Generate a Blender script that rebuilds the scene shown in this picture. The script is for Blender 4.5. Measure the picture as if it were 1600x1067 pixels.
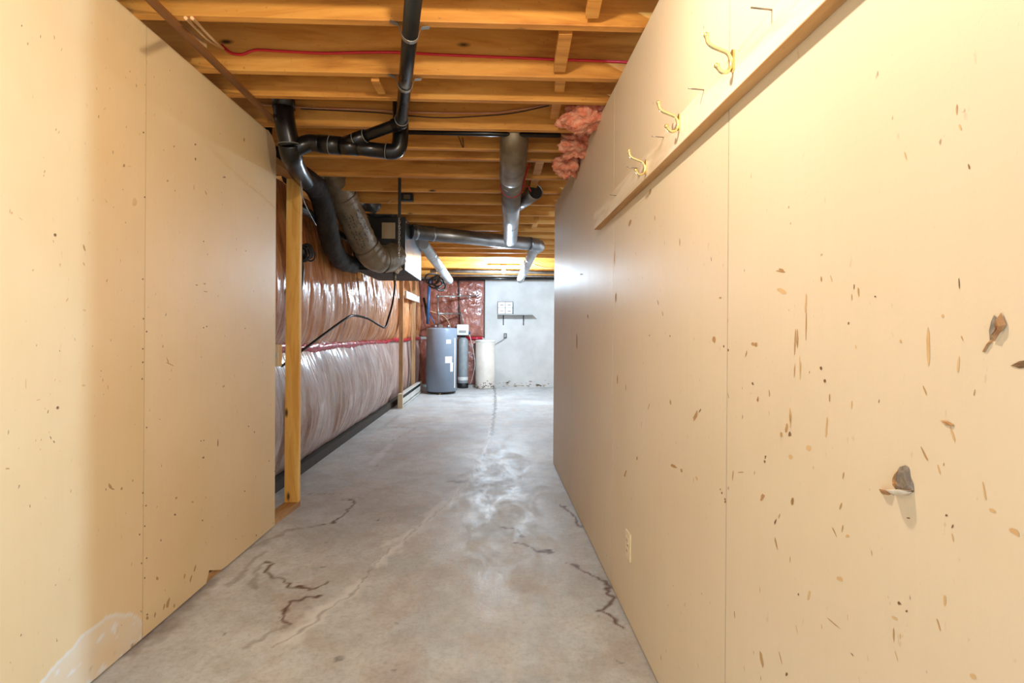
import bpy, math, random
import numpy as np
from mathutils import Vector, Matrix, noise

random.seed(7)
scene = bpy.context.scene
for o in list(bpy.data.objects):
    bpy.data.objects.remove(o)
COL = scene.collection

# ------------------------------------------------------------------ camera
H = 1.23; FPX = 800.0; CX, CY = 800.0, 519.0
YAW = math.atan(25/800); ROLL = math.radians(0.4)
F = Vector((math.sin(YAW), math.cos(YAW), 0)); R0 = Vector((math.cos(YAW), -math.sin(YAW), 0)); U0 = Vector((0, 0, 1))
RR = R0*math.cos(ROLL) + U0*math.sin(ROLL); UU = U0*math.cos(ROLL) - R0*math.sin(ROLL)
EYE = Vector((0, 0, H))
cam = bpy.data.cameras.new('camera'); cam.lens = 18; cam.sensor_width = 36; cam.sensor_fit = 'HORIZONTAL'
cam.shift_y = -14.5/1600; cam.clip_start = 0.02; cam.clip_end = 100
co = bpy.data.objects.new('camera', cam); COL.objects.link(co)
M = Matrix.Identity(4)
for i in range(3):
    M[i][0] = RR[i]; M[i][1] = UU[i]; M[i][2] = -F[i]; M[i][3] = EYE[i]
co.matrix_world = M
scene.camera = co

# ------------------------------------------------------------------ light and exposure
scene.view_settings.view_transform = 'Standard'; scene.view_settings.look = 'None'
scene.view_settings.gamma = 1; scene.view_settings.use_curve_mapping = False
scene.view_settings.exposure = 0.84
world = bpy.data.worlds.new('world'); scene.world = world; world.use_nodes = True
world.node_tree.nodes['Background'].inputs[0].default_value = (0.92, 0.96, 1.0, 1)
world.node_tree.nodes['Background'].inputs[1].default_value = 0.9

def point(name, loc, watt, col, rad):
    l = bpy.data.lights.new(name, 'POINT'); l.energy = watt; l.color = col; l.shadow_soft_size = rad
    o = bpy.data.objects.new(name, l); COL.objects.link(o); o.location = loc
    return o
point('near_ceiling_lamp', (-0.04, 1.0, 2.265), 26, (1.0, 0.87, 0.66), 0.035)
point('side_room_lamp', (2.0, -0.89, 1.75), 240, (0.42, 0.70, 1.0), 0.03)
point('far_ceiling_lamp', (0.115, 9.2, 2.235), 155, (0.62, 0.82, 1.0), 0.04)

# ------------------------------------------------------------------ helpers
def ray(px, py):
    return F + RR*((px-CX)/FPX) - UU*((py-CY)/FPX)
def at(px, py, X=None, Y=None, Z=None):
    d = ray(px, py)
    if X is not None: t = (X-EYE.x)/d.x
    elif Y is not None: t = (Y-EYE.y)/d.y
    else: t = (Z-EYE.z)/d.z
    return EYE + d*t
def at_plane(px, py, p, n):
    d = ray(px, py); t = (p-EYE).dot(n)/d.dot(n)
    return EYE + d*t
def lin(c):
    r = []
    for v in c[:3]:
        v = v/255
        r.append(v/12.92 if v <= .04045 else ((v+.055)/1.055)**2.4)
    return tuple(r)+(1,)

WORLD_LOC = {}
class MB:
    def __init__(s): s.v = []; s.f = []; s.sm = []
    def add(s, vs, fs, smooth=False):
        b = len(s.v); s.v += [Vector(v) for v in vs]
        s.f += [tuple(b+i for i in f) for f in fs]; s.sm += [smooth]*len(fs); return s
    def hexa(s, p):
        return s.add(p, [(0,3,2,1),(4,5,6,7),(0,1,5,4),(1,2,6,5),(2,3,7,6),(3,0,4,7)])
    def box(s, x0, x1, y0, y1, z0, z1):
        return s.hexa([(x0,y0,z0),(x1,y0,z0),(x1,y1,z0),(x0,y1,z0),(x0,y0,z1),(x1,y0,z1),(x1,y1,z1),(x0,y1,z1)])
    def bar(s, a, b, w, t, up=(0,0,1)):
        a = Vector(a); b = Vector(b); d = (b-a).normalized(); up = Vector(up)
        sx = d.cross(up)
        if sx.length < 1e-4: sx = d.cross(Vector((0,1,0)))
        sx.normalize(); u = sx.cross(d)
        p = []
        for q in (a, b):
            p += [q-sx*w/2-u*t/2, q+sx*w/2-u*t/2, q+sx*w/2+u*t/2, q-sx*w/2+u*t/2]
        return s.hexa(p)
    def prism(s, poly, off):
        n = len(poly); off = Vector(off)
        vs = [Vector(p) for p in poly] + [Vector(p)+off for p in poly]
        fs = [tuple(range(n))[::-1], tuple(range(n, 2*n))] + [(i, (i+1) % n, n+(i+1) % n, n+i) for i in range(n)]
        return s.add(vs, fs)
    def tube(s, path, r, seg=14, caps=True, wob=0):
        path = [Vector(p) for p in path]; n = len(path)
        rs = r if isinstance(r, (list, tuple)) else [r]*n
        t0 = (path[1]-path[0]).normalized()
        ref = Vector((0,0,1)) if abs(t0.z) < .9 else Vector((1,0,0))
        u = t0.cross(ref).normalized(); vs = []
        for i in range(n):
            if i == 0: t = path[1]-path[0]
            elif i == n-1: t = path[-1]-path[-2]
            else: t = (path[i+1]-path[i]).normalized()+(path[i]-path[i-1]).normalized()
            t.normalize(); u = (u-t*u.dot(t)).normalized(); w = t.cross(u)
            for k in range(seg):
                a = 2*math.pi*k/seg; p = path[i]; rad = rs[i]
                d = u*math.cos(a)+w*math.sin(a)
                if wob: rad *= 1+wob*noise.noise((p+d*rad)*14)+wob*.6*noise.noise((p+d*rad)*37)
                vs.append(p+d*rad)
        fs = [(i*seg+k, i*seg+(k+1) % seg, (i+1)*seg+(k+1) % seg, (i+1)*seg+k) for i in range(n-1) for k in range(seg)]
        s.add(vs, fs, True)
        if caps:
            b = len(s.v)-n*seg
            s.f += [tuple(b+k for k in range(seg))[::-1], tuple(b+(n-1)*seg+k for k in range(seg))]; s.sm += [False, False]
        return s
    def lathe(s, prof, c, seg=28):
        c = Vector(c); n = len(prof); vs = []
        for r, z in prof:
            for k in range(seg):
                a = 2*math.pi*k/seg; vs.append(c+Vector((r*math.cos(a), r*math.sin(a), z)))
        fs = [(i*seg+k, i*seg+(k+1) % seg, (i+1)*seg+(k+1) % seg, (i+1)*seg+k) for i in range(n-1) for k in range(seg)]
        s.add(vs, fs, True)
        b = len(s.v)-n*seg
        s.f += [tuple(b+k for k in range(seg))[::-1], tuple(b+(n-1)*seg+k for k in range(seg))]; s.sm += [False, False]
        return s
    def grid(s, fn, nu, nv):
        vs = [fn(i/nu, j/nv) for j in range(nv+1) for i in range(nu+1)]
        fs = [(j*(nu+1)+i, j*(nu+1)+i+1, (j+1)*(nu+1)+i+1, (j+1)*(nu+1)+i) for j in range(nv) for i in range(nu)]
        return s.add(vs, fs, True)
    def build(s, name, mat, parent=None, bevel=0, origin=None):
        me = bpy.data.meshes.new(name)
        xs = [v.x for v in s.v]; ys = [v.y for v in s.v]; zs = [v.z for v in s.v]
        c = Vector(origin) if origin is not None else Vector(((min(xs)+max(xs))/2, (min(ys)+max(ys))/2, min(zs)))
        me.from_pydata([tuple(v-c) for v in s.v], [], s.f)
        me.polygons.foreach_set('use_smooth', s.sm)
        me.materials.append(mat); me.update()
        o = bpy.data.objects.new(name, me); COL.objects.link(o)
        o.location = c
        if parent is not None:
            o.parent = parent; o.location = c-WORLD_LOC[parent.name]
        WORLD_LOC[o.name] = c
        if bevel:
            m = o.modifiers.new('bevel', 'BEVEL'); m.width = bevel; m.segments = 2; m.limit_method = 'ANGLE'
        return o
def tag(o, label=None, cat=None, group=None, kind=None):
    if label: o['label'] = label
    if cat: o['category'] = cat
    if group: o['group'] = group
    if kind: o['kind'] = kind
    return o
def thing(name, loc, label=None, cat=None, group=None, kind=None):
    o = bpy.data.objects.new(name, None); COL.objects.link(o); o.location = loc; o.empty_display_size = .1
    WORLD_LOC[o.name] = Vector(loc)
    return tag(o, label, cat, group, kind)
def smooth_path(pts, n=8):
    pts = [Vector(p) for p in pts]; out = []
    P = [pts[0]*2-pts[1]]+pts+[pts[-1]*2-pts[-2]]
    for i in range(1, len(P)-2):
        for k in range(n):
            t = k/n; a, b, c, d = P[i-1], P[i], P[i+1], P[i+2]
            out.append(.5*((2*b)+(c-a)*t+(2*a-5*b+4*c-d)*t*t+(3*b-a-3*c+d)*t**3))
    out.append(pts[-1]); return out

# ------------------------------------------------------------------ materials
def newmat(name):
    m = bpy.data.materials.new(name); m.use_nodes = True; nt = m.node_tree
    return m, nt, nt.nodes['Principled BSDF']
def N(nt, typ, **kw):
    n = nt.nodes.new(typ)
    for k, v in kw.items():
        if k == 'ins':
            for a, b in v.items(): n.inputs[a].default_value = b
        else: setattr(n, k, v)
    return n
def ramp(nt, src, stops):
    r = N(nt, 'ShaderNodeValToRGB'); e = r.color_ramp.elements
    while len(e) < len(stops): e.new(.5)
    for k, (p, c) in enumerate(stops): e[k].position = p; e[k].color = c if len(c) == 4 else lin(c)
    nt.links.new(src, r.inputs[0]); return r.outputs[0]
def mix(nt, fac, a, b, mode='MIX'):
    m = N(nt, 'ShaderNodeMix', data_type='RGBA', blend_type=mode)
    for sock, v in ((m.inputs[0], fac), (m.inputs[6], a), (m.inputs[7], b)):
        if hasattr(v, 'default_value') or hasattr(v, 'is_linked'): nt.links.new(v, sock)
        elif isinstance(v, (int, float)): sock.default_value = v
        else: sock.default_value = v if len(v) == 4 else lin(v)
    return m.outputs[2]
def coords(nt, scale, rand=True):
    t = N(nt, 'ShaderNodeTexCoord'); mp = N(nt, 'ShaderNodeMapping'); mp.inputs['Scale'].default_value = scale
    nt.links.new(t.outputs['Object'], mp.inputs['Vector'])
    if rand:
        oi = N(nt, 'ShaderNodeObjectInfo'); mm = N(nt, 'ShaderNodeMath', operation='MULTIPLY', ins={1: 37.0})
        nt.links.new(oi.outputs['Random'], mm.inputs[0]); nt.links.new(mm.outputs[0], mp.inputs['Location'])
    return mp.outputs[0]
def nz(nt, vec, scale, detail=4, rough=.55, dist=0):
    n = N(nt, 'ShaderNodeTexNoise', ins={'Scale': scale, 'Detail': detail, 'Roughness': rough, 'Distortion': dist})
    nt.links.new(vec, n.inputs['Vector']); return n.outputs[0]
def bump(nt, bsdf, h, strength, dist=.01):
    b = N(nt, 'ShaderNodeBump', ins={'Strength': strength, 'Distance': dist})
    nt.links.new(h, b.inputs['Height']); nt.links.new(b.outputs[0], bsdf.inputs['Normal'])
def pm(name, c1, c2=None, scale=6, stretch=(1,1,1), rough=.6, metal=0, bmp=0, bdist=.005, coat=0, lo=.35, hi=.65, rrange=0):
    m, nt, b = newmat(name)
    b.inputs['Roughness'].default_value = rough; b.inputs['Metallic'].default_value = metal
    b.inputs['Coat Weight'].default_value = coat
    b.inputs['Base Color'].default_value = lin(c1)
    v = coords(nt, stretch); n = nz(nt, v, scale)
    if c2: nt.links.new(ramp(nt, n, [(lo, c1), (hi, c2)]), b.inputs['Base Color'])
    if rrange:
        mr = N(nt, 'ShaderNodeMapRange', ins={3: rough-rrange, 4: rough+rrange}); nt.links.new(n, mr.inputs[0]); nt.links.new(mr.outputs[0], b.inputs['Roughness'])
    if bmp: bump(nt, b, n, bmp, bdist)
    return m
def wood(name, base, dark, light, along='X', knots=True, rough=.6):
    m, nt, b = newmat(name)
    st = {'X': (.35, 3, 3), 'Y': (3, .35, 3), 'Z': (3, 3, .35)}[along]
    v = coords(nt, st)
    n1 = nz(nt, v, 4.5, 5, .6, .6); n2 = nz(nt, v, 30, 4, .7, .2)
    c = ramp(nt, n1, [(.3, dark), (.5, base), (.72, light)])
    c = mix(nt, ramp(nt, n2, [(.38, (0,0,0)), (.62, (90,90,90))]), c, dark)
    if knots:
        vs = {'X': (.8, 2.2, 2.2), 'Y': (2.2, .8, 2.2), 'Z': (2.2, 2.2, .8)}[along]
        vv = coords(nt, vs); vo = N(nt, 'ShaderNodeTexVoronoi', ins={'Scale': 2.6}); nt.links.new(vv, vo.inputs['Vector'])
        k = ramp(nt, vo.outputs['Distance'], [(.03, (255,255,255)), (.085, (0,0,0))])
        c = mix(nt, k, c, tuple(int(x*.42) for x in dark))
        sp = nz(nt, coords(nt, (1,1,1)), 55, 2)
        c = mix(nt, ramp(nt, sp, [(.70, (0,0,0)), (.76, (160,160,160))]), c, (60, 40, 22))
    nt.links.new(c, b.inputs['Base Color']); b.inputs['Roughness'].default_value = rough
    bump(nt, b, n2, .25, .002)
    return m
def drywall_mat(name, c1, c2):
    m, nt, b = newmat(name)
    v = coords(nt, (1,1,1)); big = nz(nt, v, 1.6, 4); c = ramp(nt, big, [(.3, c1), (.7, c2)])
    st = coords(nt, (14, 14, .8)); s = nz(nt, st, 3.5, 5, .7); c = mix(nt, ramp(nt, s, [(.35, (0,0,0)), (.75, (75,75,75))]), c, tuple(int(x*.86) for x in c1))
    sp = coords(nt, (2.2, 2.2, .9)); n3 = nz(nt, sp, 30, 3, .6)
    c = mix(nt, ramp(nt, n3, [(.685, (0,0,0)), (.735, (120,120,120))]), c, (150, 112, 72))
    n4 = nz(nt, coords(nt, (1,1,.45)), 60, 2, .5)
    c = mix(nt, ramp(nt, n4, [(.755, (0,0,0)), (.785, (200,200,200))]), c, (112, 78, 48))
    # stain attribute (drawn water marks)
    a = N(nt, 'ShaderNodeAttribute', attribute_name='marks'); sx = N(nt, 'ShaderNodeSeparateColor'); nt.links.new(a.outputs['Color'], sx.inputs[0])
    c = mix(nt, sx.outputs[0], c, (236, 233, 228)); c = mix(nt, sx.outputs[1], c, (120, 92, 55))
    nt.links.new(c, b.inputs['Base Color'])
    rr = N(nt, 'ShaderNodeMapRange', ins={3: .38, 4: .58}); nt.links.new(s, rr.inputs[0]); nt.links.new(rr.outputs[0], b.inputs['Roughness'])
    fine = nz(nt, coords(nt, (1,1,1)), 120, 3); bump(nt, b, fine, .12, .002)
    return m
def film_mat(name, stops, scale, dust, rough, gloss=.6):
    m, nt, b = newmat(name)
    v = coords(nt, (1.2, 2.2, .45), False); n = nz(nt, v, scale, 5, .65, .8); c = ramp(nt, n, stops)
    d = nz(nt, coords(nt, (1,1,.6), False), 3.2, 6, .7); c = mix(nt, ramp(nt, d, [(.4, (0,0,0)), (.7, (dust,dust,dust))]), c, (176, 168, 164))
    nt.links.new(c, b.inputs['Base Color']); b.inputs['Roughness'].default_value = rough
    b.inputs['Specular IOR Level'].default_value = gloss
    b.inputs['Coat Weight'].default_value = .6; b.inputs['Coat Roughness'].default_value = .16
    w = nz(nt, coords(nt, (1, 5.5, .55), False), 5, 5, .6, 1.6)
    bump(nt, b, w, .9, .035)
    return m
MT = {}
MT['panel'] = drywall_mat('painted_drywall', (235, 209, 164), (227, 198, 148))
MT['panel_right'] = drywall_mat('painted_drywall_right', (231, 216, 193), (225, 208, 182))
MT['joist'] = wood('joist_pine', (220, 154, 68), (172, 106, 38), (236, 178, 92), 'X')
MT['subfloor'] = wood('subfloor_plywood', (150, 105, 58), (118, 78, 40), (166, 120, 70), 'X')
MT['stud'] = wood('stud_pine', (246, 192, 96), (218, 152, 62), (250, 210, 124), 'Z')
MT['plate'] = wood('plate_pine', (196, 150, 96), (150, 106, 62), (212, 172, 120), 'Y')
MT['strip'] = wood('strip_wood', (128, 82, 40), (88, 54, 26), (148, 98, 52), 'Y', False)
MT['rail'] = wood('whitewashed_pine', (234, 222, 204), (206, 184, 152), (242, 234, 220), 'Y', False, .5)
MT['rail_raw'] = MT['rail']
MT['grey_wood'] = wood('weathered_stud', (186, 150, 110), (140, 106, 70), (206, 176, 136), 'Z', False)
MT['cleat'] = pm('cleat_paint', (214, 208, 200), (192, 184, 176), 8)
MT['abs'] = pm('black_abs', (9, 9, 11), (22, 22, 24), 9, rough=.3, rrange=.1, lo=.4, hi=.8)
MT['abs_ring'] = pm('pipe_cement_ring', (120, 120, 116), rough=.4)
MT['galv'] = pm('galvanized', (176, 180, 184), (146, 150, 154), 5, (1,1,1), rough=.32, metal=.9, rrange=.1, bmp=.05)
MT['galv_dusty'] = pm('dusty_galvanized', (150, 138, 118), (112, 98, 78), 7, rough=.5, metal=.55, rrange=.1)
MT['galv_pale'] = pm('pale_duct', (205, 210, 214), (180, 186, 190), 5, rough=.45, metal=.35)
MT['sheet'] = pm('shiny_sheet_metal', (196, 202, 208), (150, 160, 172), 3, (1, 1.2, .6), rough=.2, metal=.95, rrange=.06)
MT['dark_metal'] = pm('dark_housing', (30, 32, 34), (48, 50, 52), 5, rough=.45)
MT['flex'] = pm('taped_duct_film', (142, 128, 104), (108, 95, 76), 6, (1,1,1), rough=.3, bmp=.7, bdist=.03, coat=.3)
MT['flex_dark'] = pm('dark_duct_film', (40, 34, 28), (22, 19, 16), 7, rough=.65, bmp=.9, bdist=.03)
MT['flex_silver'] = pm('silver_flex', (120, 124, 128), (88, 92, 96), 7, rough=.3, metal=.6)
MT['ink'] = pm('faded_print', (52, 44, 34), rough=.5)
MT['grille'] = pm('beige_plastic', (206, 186, 150), rough=.5)
MT['red'] = pm('red_cable_jacket', (196, 28, 44), rough=.4)
MT['beige_cable'] = pm('beige_cable_jacket', (206, 168, 120), rough=.5)
MT['pinkbeige'] = pm('aged_cable_jacket', (196, 128, 100), (206, 156, 118), 12, rough=.5)
MT['black_rubber'] = pm('black_rubber', (20, 20, 21), rough=.45)
MT['grey_wire'] = pm('grey_wire', (120, 122, 128), rough=.4)
MT['brass'] = pm('brass', (238, 222, 168), (222, 200, 136), 20, rough=.25, metal=.85)
MT['steel'] = pm('nail_steel', (150, 140, 128), rough=.35, metal=.9)
MT['zinc'] = pm('zinc_strap', (160, 156, 148), rough=.35, metal=.85)
MT['ivory'] = pm('ivory_plastic', (238, 222, 190), rough=.35)
MT['white'] = pm('white_plastic', (226, 226, 222), (214, 214, 210), 5, rough=.4)
MT['brine'] = pm('brine_plastic', (222, 214, 202), (206, 198, 186), 4, rough=.5)
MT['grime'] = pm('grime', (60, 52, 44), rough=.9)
MT['tank'] = pm('grey_tank_enamel', (124, 136, 152), (116, 128, 144), 3, rough=.32)
MT['resin'] = pm('grey_fibreglass', (150, 158, 160), (136, 144, 148), 10, rough=.4)
MT['label'] = pm('paper_label', (226, 222, 206), rough=.6)
MT['blue'] = pm('blue_and_blue_lit_pipe', (38, 84, 128), (30, 70, 112), 8, rough=.35)  # on the black vent pipe, blue light is put into this colour
MT['copper_dull'] = pm('dull_pipe', (150, 146, 140), (120, 112, 104), 9, rough=.35, metal=.6)
MT['conc_wall'] = pm('painted_foundation', (203, 202, 199), (186, 185, 182), 2.2, rough=.8, bmp=.15, bdist=.01)
MT['wall_grime'] = pm('wall_grime', (176, 164, 150), (150, 138, 124), 20, rough=.9)
MT['dark_edge'] = pm('dark_edge', (44, 36, 30), rough=.7)
MT['shelf'] = pm('grey_shelf', (150, 150, 148), rough=.5)
MT['fluff'] = pm('pink_fibreglass', (240, 176, 146), (224, 124, 94), 26, rough=.98, bmp=1.0, bdist=.02)
MT['scuff_brown'] = pm('scuff_brown', (176, 138, 94), (196, 158, 112), 40, rough=.7)
MT['scuff_tan'] = pm('scuff_tan', (220, 188, 142), (212, 174, 126), 30, rough=.7)
MT['scuff_dark'] = pm('scuff_dark', (112, 86, 62), (140, 108, 78), 40, rough=.7)
MT['torn_paper'] = pm('torn_paper', (236, 226, 212), (200, 176, 146), 40, rough=.9)
MT['gypsum'] = pm('exposed_gypsum', (150, 142, 134), (108, 98, 90), 60, rough=.95, bmp=.8)
MT['torn_brown'] = pm('torn_brown_paper', (198, 156, 112), (156, 114, 76), 50, rough=.9)
MT['heater'] = pm('heater_enamel', (206, 204, 198), (190, 186, 178), 4, rough=.45)
MT['film_up'] = film_mat('vapour_film_upper', [(.28, (150, 82, 36)), (.5, (204, 128, 66)), (.75, (228, 170, 112))], 3.2, 60, .26)
MT['film_low'] = film_mat('vapour_film_lower', [(.3, (126, 84, 66)), (.48, (176, 138, 122)), (.7, (212, 190, 180))], 3.6, 190, .34, .5)
MT['film_back'] = film_mat('vapour_film_back', [(.28, (104, 46, 34)), (.5, (146, 80, 62)), (.75, (176, 112, 92))], 3.5, 60, .28)
MT['red_tape'] = pm('red_tape', (196, 24, 50), (150, 16, 38), 12, rough=.25, bmp=.5, bdist=.01)
m, nt, b = newmat('lamp_glow'); b.inputs['Emission Color'].default_value = (.9, .96, 1, 1); b.inputs['Emission Strength'].default_value = 250; MT['glow'] = m

# concrete floor
m, nt, b = newmat('concrete')
v = coords(nt, (1,1,1), False)
n1 = nz(nt, v, 1.3, 6, .6, .4); n2 = nz(nt, v, 7, 6, .7, .3); n3 = nz(nt, v, 60, 4, .7)
c = ramp(nt, n1, [(.3, (174, 180, 184)), (.52, (204, 211, 214)), (.72, (222, 227, 230))])
c = mix(nt, ramp(nt, n2, [(.38, (150,150,150)), (.6, (0,0,0))]), c, (146, 138, 130))
c = mix(nt, ramp(nt, n3, [(.3, (110,110,110)), (.55, (0,0,0))]), c, (120, 108, 98))
pit = nz(nt, coords(nt, (1, .6, 1), False), 26, 2, .5)
n5 = nz(nt, coords(nt, (1, .55, 1), False), 4.2, 8, .78, .6)
c = mix(nt, ramp(nt, n5, [(.5, (0,0,0)), (.68, (150,150,150))]), c, (222, 216, 208))
c = mix(nt, ramp(nt, n5, [(.3, (140,140,140)), (.46, (0,0,0))]), c, (122, 108, 98))
n6 = nz(nt, coords(nt, (1, .8, 1), False), 2.1, 5, .65, 1.2)
c = mix(nt, ramp(nt, n6, [(.47, (0,0,0)), (.62, (130,130,130))]), c, (186, 152, 120))
n7 = nz(nt, coords(nt, (1, 1, 1), False), 38, 6, .8)
c = mix(nt, ramp(nt, n7, [(.32, (150,150,150)), (.5, (0,0,0))]), c, (110, 98, 90))
c = mix(nt, ramp(nt, n7, [(.55, (0,0,0)), (.7, (140,140,140))]), c, (232, 226, 216))
c = mix(nt, ramp(nt, pit, [(.72, (0,0,0)), (.76, (170,170,170))]), c, (214, 202, 186))
a = N(nt, 'ShaderNodeAttribute', attribute_name='marks'); sx = N(nt, 'ShaderNodeSeparateColor'); nt.links.new(a.outputs['Color'], sx.inputs[0])
c = mix(nt, sx.outputs[1], c, (228, 230, 230)); c = mix(nt, sx.outputs[0], c, (96, 62, 42)); c = mix(nt, sx.outputs[2], c, (62, 54, 50))
nt.links.new(c, b.inputs['Base Color'])
rr = N(nt, 'ShaderNodeMapRange', ins={1: .35, 2: .65, 3: .32, 4: .66}); nt.links.new(n5, rr.inputs[0]); nt.links.new(rr.outputs[0], b.inputs['Roughness'])
n4 = nz(nt, v, 70, 8, .75); bump(nt, b, n4, .5, .003)
MT['concrete'] = m

# ------------------------------------------------------------------ FLOOR
def polydist(P, pts):
    d = np.full(len(P), 1e9)
    for a, b_ in zip(pts[:-1], pts[1:]):
        a = np.array(a[:2]); b_ = np.array(b_[:2]); ab = b_-a; L = max(1e-9, ab@ab)
        t = np.clip(((P-a)@ab)/L, 0, 1); q = a+t[:, None]*ab
        d = np.minimum(d, np.hypot(*(P-q).T))
    return d
def fl(*pts): return [at(px, py, Z=0) for px, py in pts]
zf = lambda *pts: fl(*[(400+x*.4003, 640+y*.4003) for x, y in pts])
ys = [-3.0, -1.0, 0.6, 1.2]; y = 1.55
while y < 13: ys.append(y); y += min(.05, max(.0075, 1.9*y*y/984))
ys += [13.0]
xs = [-4.0, -2.2]+list(np.arange(-1.75, .72, .0075))+[1.2, 2.5, 5.0]
XX, YY = np.meshgrid(xs, ys); PP = np.stack([XX.ravel(), YY.ravel()], 1)
jit = np.array([[noise.noise((p[0]*9, p[1]*9, 3))+.7*noise.noise((p[0]*24, p[1]*24, 5)), noise.noise((p[0]*9, p[1]*9, 8))+.7*noise.noise((p[0]*24, p[1]*24, 6))] for p in PP])*.034
jit2 = np.array([noise.fractal((p[0]*20, p[1]*20, 1), 1, 2, 3) for p in PP])
PJ = PP+jit
stain = np.zeros(len(PP)); fill = np.zeros(len(PP)); dirt = np.zeros(len(PP))
def line(arr, pts, w, s):
    d = polydist(PJ, pts)*(1+.5*np.clip(jit2, -.8, .8)); arr[:] = np.maximum(arr, s*np.clip(1-(d/w)**1.5, 0, 1))
for pts in ([(30,595),(70,600),(45,630),(80,660),(110,670),(130,690),(170,690),(200,700),(240,690),(290,675)],
            [(380,350),(385,370),(360,390),(330,420),(300,440),(260,450)],
            [(240,720),(150,745),(130,770),(100,800),(120,825),(140,835)],
            [(1190,370),(1220,390),(1240,420),(1268,458)],
            [(1220,600),(1280,630),(1340,660),(1380,710),(1390,740),(1330,780),(1390,800),(1430,850)],
            [(960,455),(1010,465),(1050,500)], [(1000,520),(1060,530),(1100,550),(1160,555)]):
    line(stain, zf(*pts), .013, 1.0)
for pts in ([(260,450),(190,460),(150,470)], [(30,595),(-10,640),(0,700)], [(410,345),(340,350)], [(-20,540),(60,510),(130,470),(200,460)], [(-100,690),(-60,640),(20,560)], [(140,835),(60,870),(-40,930)]):
    line(stain, zf(*pts), .02, .4)
line(stain, zf((775,282),(812,282)), .045, .75); line(dirt, zf((756,592),(760,593)), .012, .8); line(dirt, zf((562,832),(565,834)), .012, .7)
line(stain, zf((560,20),(480,80)), .05, .25)
line(stain, fl((215,1012),(250,985),(330,905)), .06, .5); line(stain, fl((280,960),(300,930)), .05, .35)
crk = fl((773,605),(774,630),(771,655),(768,680),(762,698),(748,725),(735,745),(712,775),(690,795),(660,820),(640,838),(610,858),(592,880),(560,918),(520,950),(470,985),(430,1010))
line(dirt, crk, .006, .45)
line(dirt, fl((773,605),(774,630),(771,655),(768,680)), .03, .6)
line(fill, crk[5:11], .05, .55); line(fill, fl((600,852),(640,832),(612,862),(592,882)), .035, .9)
line(fill, fl((560,912),(545,928),(505,955),(470,982),(448,1003)), .05, .8); line(fill, fl((690,785),(660,815)), .045, .8)
line(fill, fl((770,655),(762,690),(748,722)), .03, .4)
line(dirt, fl((486,771),(540,772)), .006, .5); line(dirt, fl((600,668),(645,668)), .012, .4); line(dirt, fl((560,690),(610,690),(650,668)), .012, .35)
line(fill, fl((610,695),(580,725)), .05, .5)
for i in range(22):
    cx = random.uniform(-1.2, .5); cy = random.uniform(1.7, 6)
    line(dirt if i % 3 else fill, [Vector((cx, cy, 0)), Vector((cx+random.uniform(-.03, .03), cy+random.uniform(-.03, .03), 0))], random.uniform(.005, .009), .6)
fm = MB(); nx = len(xs)
fm.v = [Vector((p[0], p[1], (.0022*fill[i]-.0015*dirt[i]))) for i, p in enumerate(PP)]
fm.f = [(j*nx+i, j*nx+i+1, (j+1)*nx+i+1, (j+1)*nx+i) for j in range(len(ys)-1) for i in range(nx-1)]
fm.sm = [True]*len(fm.f)
floor = tag(fm.build('floor', MT['concrete'], origin=(0, 0, 0)), kind='structure')
ca = floor.data.color_attributes.new('marks', 'FLOAT_COLOR', 'POINT')
ca.data.foreach_set('color', np.stack([stain, fill, dirt, np.ones(len(PP))], 1).astype(np.float32).ravel())

# ------------------------------------------------------------------ PARTITION WALLS
ZB = 2.43                       # underside of the joists
class WallLine:
    def __init__(s, a, b, side):
        s.p = Vector((a.x, a.y, 0)); d = Vector((b.x-a.x, b.y-a.y, 0)); s.d = d.normalized()
        n = Vector((s.d.y, -s.d.x, 0)); s.n = n if n.x*side > 0 else -n     # n points into the hall
    def pt(s, Y, z, out=0):
        t = (Y-s.p.y)/s.d.y; q = s.p+s.d*t+s.n*out; return Vector((q.x, q.y, z))
    def px(s, px, py, out=0):
        return at_plane(px, py, s.p+s.n*out, s.n)
WR = WallLine(at(1027,1067,Z=0), at(863,722,Z=0), -1)
WL = WallLine(at(145,1067,Z=0), at(430,822,Z=0), 1)

def panel(wl, poly, name, mat, parent, cell=0):
    """drywall sheet: front face gridded, 13 mm thick; poly is [(Y,z)]"""
    return MB().prism([wl.pt(Y, z) for Y, z in poly], -wl.n*.0127).build(name, mat, parent)

wall_right = thing('wall_right', WR.pt(2.5, 0), kind='structure')
yr_end = WR.px(865, 600).y; seams = [WR.px(x, 600).y for x in (1136, 957, 893)]
ye = [.22, seams[0], seams[1], seams[2], yr_end]
for a, b_ in zip(ye[:-1], ye[1:]):
    g = .0022
    panel(WR, [(a+g, .008), (b_-g, .008), (b_-g, 2.422), (a+g, 2.422)], 'drywall_sheet', MT['panel_right'], wall_right)
for Y in [.26]+[s for s in seams]+[yr_end-.022]+[(a+b_)/2 for a, b_ in zip(ye[:-1], ye[1:])]:
    MB().hexa([WR.pt(Y-.019, .04, -.0135), WR.pt(Y+.019, .04, -.0135), WR.pt(Y+.019, .04, -.1), WR.pt(Y-.019, .04, -.1),
               WR.pt(Y-.019, 2.38, -.0135), WR.pt(Y+.019, 2.38, -.0135), WR.pt(Y+.019, 2.38, -.1), WR.pt(Y-.019, 2.38, -.1)]).build('stud', MT['stud'], wall_right)
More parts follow.
